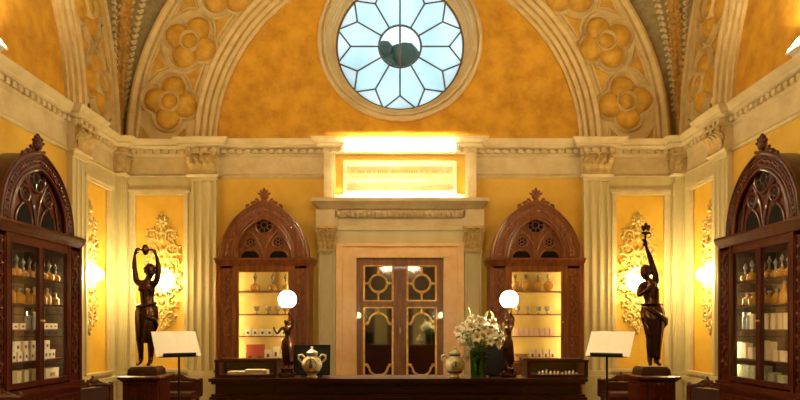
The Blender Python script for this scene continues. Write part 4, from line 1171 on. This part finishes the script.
# glass fronted trays at both ends of the counter
def tray(px0, px1, label):
    Y = 6.12; a = (px0 - 400) * Y / F; b = (px1 - 400) * Y / F; L = (b - a) / 2
    r = thing('display_case', ((a + b) / 2, Y, CT), label, 'display case')
    m = MB(); m.box(-L, L, 0, .30, 0, .03); m.build('base', wood_ct, r)
    m = MB(); m.box(-L, L, .17, .30, .155, .175); m.box(-L - .01, L + .01, .17, .31, .150, .158); m.box(-L - .005, L + .005, -.01, .012, .150, .172); m.build('lid', wood_ct, r)
    for sg in (-1, 1):
        m = MB(); q = sorted((sg * L, sg * (L - .035))); m.box(q[0], q[1], 0, .30, .03, .155); m.build('side_panel', wood_ct, r)
    m = MB(); m.box(-L, L, .28, .30, .03, .155); m.build('back_panel', dark_in, r)
    m = MB(); m.box(-L + .035, L - .035, .004, .007, .03, .155); m.build('pane', pane_gl, r)
    return (a + b) / 2, Y, L
X, Y, L = tray(215, 277, 'low dark wooden case holding white slips, on the counter end nearest the cymbal statue')
for i, (a, b, h, zz) in enumerate(((-.19, -.03, .028, 0), (-.02, .15, .045, 0), (.152, .19, .04, .0))):
    o = tag(MB().box(a, b, -.05, .06, 0, h).build('paper_slip', white_box if i < 2 else ivory_box, None, (X, Y + .10, CT + .03)), '%s white paper slip from the left in the low counter case with slips' % ORD[i], 'paper', 'slips in the counter case')
X, Y, L = tray(527, 588, 'low dark wooden case with tiny white vials, on the counter end nearest the torch statue')
rr = random.Random(11)
xs = [-.16, -.125, -.09, -.05, -.015, .02, .06, .095, .13, .165, .2]
for i, x in enumerate(xs):
    hgt = rr.uniform(.02, .055)
    r_ = thing('vial', (X + x, Y + .06, CT + .03), '%s tiny white vial from the left in the low counter case' % ORD[i], 'vial', 0, 'vials in the counter case')
    m = MB(); m.lathe([(0, 0), (.010, 0), (.010, hgt * .7), (.005, hgt * .8)], n=8); m.build('body', white_box, r_)
    m = MB(); m.lathe([(.007, hgt * .75), (.007, hgt), (0, hgt)], n=8); m.build('cap', silver, r_)

# majolica jars
def jar(loc, label, s, handles, mb_col, med=1.0):
    r = thing('majolica_jar', loc, label, 'jar')
    r.scale = (s, s, s)
    m = MB(); m.lathe([(0, 0), (.055, 0), (.06, .012), (.042, .03), (.07, .06), (.105, .11), (.11, .15), (.09, .20), (.055, .225), (.046, .25), (.058, .262), (.0, .262)], n=28); m.build('body', maj_white, r)
    m = MB(); m.lathe([(.06, .258), (.062, .27), (.045, .285), (.02, .30), (.014, .31), (.02, .322), (0, .335)], n=18); m.build('lid', maj_white, r)
    m = MB()
    for k in range(16):
        a = 2 * PI * k / 16; m.ball((.056 * med * math.cos(a), -.100 + .25 * (.056 * med * math.cos(a)) ** 2 / .05, .14 + .064 * med * math.sin(a)), (.012 * med, .012, .012 * med), 6, 5)
    m.build('medallion', maj_orange, r)
    m = MB(); m.ball((0, -.104, .14), (.022 * med, .012, .036 * med), 10, 8); m.ball((0, -.105, .14 + .045 * med), (.012 * med, .01, .012 * med), 8, 6); m.build('painted_figure', maj_blue, r)
    m = MB(); m.lathe([(.061, .235), (.0595, .25)], n=20); m.build('neck_band', mb_col, r); m = MB(); m.lathe([(.075, .055), (.09, .075)], n=24); m.build('foot_band', mb_col, r)
    if handles:
        for sg in (-1, 1):
            m = MB(); m.tube([(sg * .075, 0, .215), (sg * .11, 0, .245), (sg * .14, 0, .235), (sg * .142, 0, .20), (sg * .115, 0, .17), (sg * .095, 0, .165)], [.012, .013, .014, .013, .012, .010], 8); m.build('handle', maj_white, r)
    return r
jar(on_counter(312, 6.14), 'white and orange painted majolica jar with two handles, standing before the black panel', .90, True, maj_blue)
jar(on_counter(455, 6.14), 'pale majolica jar with slim neck on the counter beside the lily vase', .88, True, maj_blue, .6)

# dark panels behind the jars
def dark_panel(px0, px1, h, Y, label):
    a = (px0 - 400) * Y / F; b = (px1 - 400) * Y / F; L = (b - a) / 2
    r = thing('black_screen', ((a + b) / 2, Y, CT), label, 'screen')
    f = lambda x, y, z: Vector((x, y + z * .12, z))
    m = MB(f); m.box(-L, L, 0, .02, .02, h); m.build('board', black_metal, r)
    m = MB(f)
    for q in ((-L - .008, -L + .006, .015, h + .006), (L - .006, L + .008, .015, h + .006)): m.box(q[0], q[1], -.006, .026, q[2], q[3])
    m.box(-L, L, -.006, .026, h - .006, h + .008); m.box(-L, L, -.006, .026, .012, .026); m.build('frame', black, r)
    m = MB(); m.box(-L * .6, L * .6, -.03, .10, 0, .012); m.box(-.02, .02, .02, .045, .01, h * .6); m.build('stand', black_metal, r)
dark_panel(294.5, 329, .30, 6.30, 'black tilted panel standing on the counter behind the two-handled jar')
dark_panel(484, 506, .30, 6.33, 'black tilted panel standing on the counter behind the lily vase')

# counter statuettes carrying globe lamps
def statuette(loc, rz, label, globe_dx):
    r = thing('statuette_lamp', loc, label, 'lamp', rz)
    m = MB(); m.lathe([(0, 0), (.075, 0), (.08, .02), (.06, .035), (.055, .07), (.07, .08), (.0, .085)], n=18)
    for k in range(6): m.ball((.07 * math.cos(k * PI / 3), .07 * math.sin(k * PI / 3), .025), (.02, .02, .02), 7, 5)
    m.build('base', bronze, r)
    s = .30; b = .085
    q = lambda x, y, z: (x * s, y * s, b + z * s)
    J = {'pelvis': (q(0, 0, .88), (.035, .03)), 'belly': (q(.02, 0, 1.02), (.028, .024)), 'chest': (q(0, 0, 1.25), (.036, .028)), 'neck': (q(-.02, 0, 1.38), (.013, .013)), 'skull': (q(-.03, -.01, 1.5), (.024, .026)), 'crown': (q(-.03, -.01, 1.58), (.018, .02)),
         'shL': (q(-.17, 0, 1.3), .017), 'elL': (q(-.30, -.08, 1.10), .012), 'wrL': (q(-.38, -.16, 1.25), .008), 'fiL': (q(-.40, -.18, 1.33), (.010, .006)),
         'shR': (q(.16, 0, 1.33), .018), 'elR': (q(.20, -.02, 1.60), .013), 'wrR': (q(.04 + globe_dx, -.03, 1.80), .009), 'fiR': (q(.02 + globe_dx, -.03, 1.87), (.012, .008)),
         'hipL': (q(-.07, 0, .80), .028), 'knL': (q(-.10, -.10, .46), .018), 'anL': (q(-.08, .06, .08), .011), 'toL': (q(-.10, -.10, .03), (.012, .007)),
         'hipR': (q(.08, 0, .80), .028), 'knR': (q(.07, -.03, .45), .018), 'anR': (q(.05, .02, .08), .011), 'toR': (q(.07, -.13, .03), (.012, .007))}
    E = [('pelvis', 'belly'), ('belly', 'chest'), ('chest', 'neck'), ('neck', 'skull'), ('skull', 'crown'), ('chest', 'shL'), ('shL', 'elL'), ('elL', 'wrL'), ('wrL', 'fiL'), ('chest', 'shR'), ('shR', 'elR'), ('elR', 'wrR'), ('wrR', 'fiR'), ('pelvis', 'hipL'), ('hipL', 'knL'), ('knL', 'anL'), ('anL', 'toL'), ('pelvis', 'hipR'), ('hipR', 'knR'), ('knR', 'anR'), ('anR', 'toR')]
    skin_mesh('body', J, E, bronze, r, 'pelvis', 1)
    m = folded_cloth([q(0, 0, .98) + (.036, .032), q(0, 0, .85) + (.05, .046), q(0, 0, .65) + (.056, .052), q(.03, 0, .4) + (.052, .05), q(.05, .02, .15) + (.05, .045)], n=28, folds=6, amp=.01, seed=4)
    m.build('drapery', bronze, r, sharp=60)
    gx, gz = (.02 + globe_dx) * s, b + 1.90 * s
    m = MB(); m.tube([(gx, -.01, gz - .04), (gx, -.01, gz + .005), (gx, -.01, gz + .02)], [.008, .02, .045], 10); m.build('lamp_holder', gilt, r)
    m = MB(); m.ball((gx, -.01, gz + .095), .085, 24, 16); m.build('globe', GLOBE_S, r)
    return r
statuette(on_counter(287, 6.24), 0, 'bronze figurine holding up a glowing globe, beside the two-handled jar', 0)
statuette(on_counter(508, 6.24), .4, 'bronze figurine holding up a glowing globe, half hidden behind the lilies', 0)

# ================================================================== LILIES
vx, vy, vz = on_counter(478, 6.12)
v = thing('glass_vase', (vx, vy, vz), 'clear green-tinted glass vase holding white lilies on the counter', 'vase')
m = MB(); m.lathe([(0, .012), (.066, .012), (.068, .10), (.072, .24), (.076, .26), (.080, .26), (.077, .24), (.073, .10), (.072, 0), (0, 0)], n=28); m.build('body', vase_gl, v)
m = MB(); m.lathe([(0, .014), (.064, .014), (.066, .17), (0, .17)], n=24); m.build('water', thin_glass('water', (.55, .70, .45), 1.33), v)
rr = random.Random(21)
def lily_bloom(c, d, s, mb, mb2):
    d = Vector(d).normalized(); a = d.orthogonal().normalized(); b = d.cross(a)
    for k in range(6):
        an = 2 * PI * k / 6 + rr.uniform(-.1, .1); o_ = a * math.cos(an) + b * math.sin(an); sd = d.cross(o_)
        rows = []
        for i in range(6):
            t_ = i / 5; out = .012 + .062 * t_ ** 1.3; al = .07 * t_ - .035 * max(0, t_ - .6) * 2.5; w = .021 * math.sin(PI * (.12 + .86 * t_))
            p_ = Vector(c) + (d * al + o_ * out) * s
            rows.append([tuple(p_ - sd * w * s), tuple(p_ + (o_ * -.003 + d * -.003) * s), tuple(p_ + sd * w * s)])
        mb.grid(rows)
    for k in range(4):
        an = 2 * PI * k / 4; o_ = a * math.cos(an) + b * math.sin(an); e = Vector(c) + (d * .065 + o_ * .014) * s
        mb2.tube([tuple(c), tuple(e)], .002 * s, 5); mb2.ball(tuple(e), (.005 * s,) * 3, 5, 4)
    mb2.ball(tuple(c), (.008 * s,) * 3, 5, 4)
tips = []
for i in range(17):
    f = i / 16; a = 2.4 * i; R_ = .235 * math.sqrt((i + .5) / 17)
    tips.append((R_ * math.cos(a) * 1.0, R_ * math.sin(a) * .75, .54 - .9 * R_ * R_ * 3.0 + rr.uniform(-.03, .04)))
order = sorted(range(17), key=lambda i: tips[i][0])
rank = {i: k for k, i in enumerate(order)}
ORD2 = ORD + ['thirteenth', 'fourteenth', 'fifteenth', 'sixteenth', 'seventeenth']
for i, (tx, ty, tz) in enumerate(tips):
    o = thing('lily_stem', (vx, vy, vz), 'white lily stem in the counter vase, %s of the bouquet from the left' % ORD2[rank[i]], 'lily', 0, 'lilies in the glass vase')
    b0 = Vector((tx * -.10 , ty * -.10, .03)); mid = Vector((tx * .22, ty * .22, .27)); tip = Vector((tx, ty, tz))
    pts = []
    for k in range(9):
        t_ = k / 8; pts.append(tuple(b0 * (1 - t_) ** 2 + mid * 2 * t_ * (1 - t_) + tip * t_ ** 2))
    m = MB(); m.tube(pts, .0042, 6); m.build('stem', leaf_m, o)
    out = Vector((tx * 1.6, ty * 1.6 - .14, .10)).normalized()
    side = tip + Vector((rr.uniform(-.05, .05), rr.uniform(-.05, .02), -.07))
    blooms = [(tip, out, rr.uniform(.7, .95))]
    if i % 4 != 3: blooms.append((side, out + Vector((rr.uniform(-.8, .8), -.5, rr.uniform(-.4, .3))), rr.uniform(.65, .85)))
    for p_, d_, s_ in blooms:
        bl_, sm = MB(), MB(); lily_bloom(p_, d_, s_, bl_, sm)
        bo = bl_.build('blossom', petal_m, o); sm.build('stamen', stamen_m, bo)
    lv = MB()
    for k in range(9):
        t_ = .42 + .07 * k; p0 = Vector(pts[min(8, int(t_ * 8))]); an = rr.uniform(0, 2 * PI)
        dr_ = Vector((math.cos(an), math.sin(an) , rr.uniform(.0, .9))).normalized(); sd = dr_.cross(Vector((0, 0, 1))).normalized(); L = rr.uniform(.08, .14)
        rows = []
        for q in range(5):
            u = q / 4; w = .013 * math.sin(PI * (.08 + .9 * u)); pp_ = p0 + dr_ * L * u + Vector((0, 0, -.04 * u * u))
            rows.append([tuple(pp_ - sd * w), tuple(pp_ + Vector((0, 0, -.004))), tuple(pp_ + sd * w)])
        lv.grid(rows)
    lv.build('leaves', leaf_m, o)
    if i % 2:
        bd = MB(); p0 = tip + Vector((rr.uniform(-.04, .04), rr.uniform(-.04, .04), .05)); dr_ = Vector((rr.uniform(-.6, .6), -.2, 1)).normalized()
        bd.tube([tuple(tip), tuple(p0), tuple(p0 + dr_ * .03), tuple(p0 + dr_ * .06), tuple(p0 + dr_ * .085)], [.003, .006, .013, .011, .002], 7); bd.build('bud', bud_m, o)

# ================================================================== CARVED SEATS
def settee(x, y, rz, w, hz, label, crest=True, arms=True):
    r = thing('carved_settee', (x, y, 0), label, 'settee', rz)
    hw = w / 2
    for sx in (-1, 1):
        for yy in (-.24, .20):
            m = MB(); m.tube([(sx * (hw - .05), yy, .36), (sx * (hw - .04), yy - .01, .22), (sx * (hw - .05), yy, .08), (sx * (hw - .05), yy, 0)], [.035, .028, .022, .032], 8); m.build('leg', wood_dk, r)
    m = MB(); m.box(-hw, hw, -.27, .24, .34, .40); m.build('seat_rail', wood_dk, r)
    m = MB(); m.box(-hw + .02, hw - .02, -.26, .18, .40, .45, .02, .02); m.build('seat_cushion', leather, r)
    m = MB(); m.box(-hw + .04, hw - .04, .19, .22, .42, hz - .07); m.build('backrest', leather, r)
    m = MB()
    n = 18; pts = []
    for i in range(n + 1):
        u = -1 + 2 * i / n; pts.append((u * hw, .205, hz - .055 + .035 * math.cos(u * PI / 2) + (.02 if abs(u) > .9 else 0)))
    m.tube(pts, .032, 8); m.build('top_rail', wood_dk, r)
    for sx in (-1, 1):
        m = MB(); m.box(sx * hw - .03, sx * hw + .03, .18, .24, .36, hz - .05); m.ball((sx * hw, .21, hz - .03), (.04, .035, .035), 8, 6); m.build('back_post', wood_dk, r)
    m = MB()
    z = hz - .03
    m.ball((0, .2, z + .05), (.055, .035, .06), 10, 8); m.ball((0, .2, z + .11), (.02, .02, .03), 8, 6)
    for sx in (-1, 1):
        m.tube([(a, .2, b) for a, b in spiral((sx * .085, z + .02), .05, PI / 2, 1.2, sx)], .018, 6)
        m.tube([(sx * .05, .2, z + .07), (sx * .12, .2, z + .03), (sx * .2, .2, z - .0), (sx * .3, .2, z - .015)], [.02, .022, .02, .012], 6)
    m.build('crest_carving', wood_dk, r)
    if arms:
        for sx in (-1, 1):
            m = MB(); m.tube([(sx * hw, .2, .66), (sx * (hw + .015), .05, .68), (sx * (hw + .02), -.12, .665), (sx * hw, -.22, .63), (sx * hw, -.25, .60), (sx * hw, -.22, .585)], [.022, .024, .026, .030, .030, .018], 8)
            m.tube([(sx * hw, -.2, .40), (sx * hw, -.22, .50), (sx * hw, -.19, .62)], .020, 8); m.build('armrest', wood_dk, r)
    return r
settee(P(102, 0, 9.1).x, 9.1, math.radians(62), .60, .72, 'low carved dark settee between the left wall cabinet and the cymbal statue', arms=False)
settee(P(171, 0, 10.45).x, 10.62, 0, .72, .66, 'low carved dark settee behind the music stand before the cymbal statue', arms=False)
settee(P(698, 0, 9.1).x, 9.1, math.radians(-62), .60, .71, 'low carved dark settee between the right wall cabinet and the torch statue', arms=False)
settee(P(629, 0, 10.45).x, 10.62, 0, .72, .66, 'low carved dark settee behind the music stand before the torch statue', arms=False)
r = settee(P(14, 0, 5.9).x, 5.9, math.radians(78), .58, .90, 'carved dark armchair in front of the left wall cabinet, at the picture corner')
r.name = 'carved_armchair'; r['category'] = 'armchair'

# ================================================================== ADDED CHANDELIER (unseen fill light above the frame)
ch = thing('fill_chandelier', (0, 5.6, 5.35), 'added unseen brass fill light with ten glowing globes hanging from the vault above the picture', 'fill_chandelier')
m = MB(); m.tube([(0, 0, .3), (0, 0, 6.0)], .012, 8); m.build('chain', gilt, ch)
m = MB(); m.lathe([(0, -.30), (.03, -.28), (.06, -.2), (.03, -.12), (.09, 0), (.10, .08), (.04, .16), (.03, .3), (0, .32)], n=18); m.build('stem', gilt, ch)
for k in range(10):
    a = 2 * PI * k / 10 + .2; ca, sa = math.cos(a), math.sin(a)
    m = MB(); m.tube([(.08 * ca, .08 * sa, 0), (.3 * ca, .3 * sa, -.14), (.55 * ca, .55 * sa, -.12), (.70 * ca, .70 * sa, .0), (.70 * ca, .70 * sa, .05)], [.016, .015, .014, .014, .04], 8); m.build('arm', gilt, ch)
    m = MB(); m.ball((.70 * ca, .70 * sa, .14), .10, 18, 12); m.build('globe', FILL_CHAND, ch)

# ================================================================== LIGHT, CAMERA
wd = bpy.data.worlds.new('daylight'); sc.world = wd; wd.use_nodes = True
nt = wd.node_tree; bg = nt.nodes['Background']
tc = nt.nodes.new('ShaderNodeTexCoord'); sx_ = nt.nodes.new('ShaderNodeSeparateXYZ'); rp = nt.nodes.new('ShaderNodeValToRGB')
nt.links.new(tc.outputs['Generated'], sx_.inputs[0]); nt.links.new(sx_.outputs['Z'], rp.inputs['Fac'])
rp.color_ramp.elements[0].position = .0; rp.color_ramp.elements[0].color = (.95, .98, 1, 1)
rp.color_ramp.elements[1].position = .7; rp.color_ramp.elements[1].color = (.62, .80, 1, 1)
nt.links.new(rp.outputs[0], bg.inputs[0]); bg.inputs[1].default_value = 1.05

cam = bpy.data.cameras.new('camera'); co = bpy.data.objects.new('camera', cam); COL.objects.link(co)
cam.sensor_width = 36; cam.lens = 36 * F / 800; cam.shift_y = 125 / 800; cam.clip_start = .05
co.location = (0, 0, EYE); co.rotation_euler = (PI / 2, 0, 0)
sc.camera = co
sc.view_settings.view_transform = 'Standard'; sc.view_settings.look = 'None'; sc.view_settings.gamma = 1; sc.view_settings.use_curve_mapping = False
sc.view_settings.exposure = 0.7
cy = sc.cycles
cy.use_denoising = True; cy.max_bounces = 8; cy.diffuse_bounces = 5; cy.glossy_bounces = 4; cy.transmission_bounces = 6; cy.transparent_max_bounces = 16
cy.caustics_reflective = False; cy.caustics_refractive = False; cy.sample_clamp_indirect = 6

for o_ in bpy.data.objects:
    if o_.get('label') and len(o_['label'].split()) > 16: print('LONG', o_.name, o_['label'])
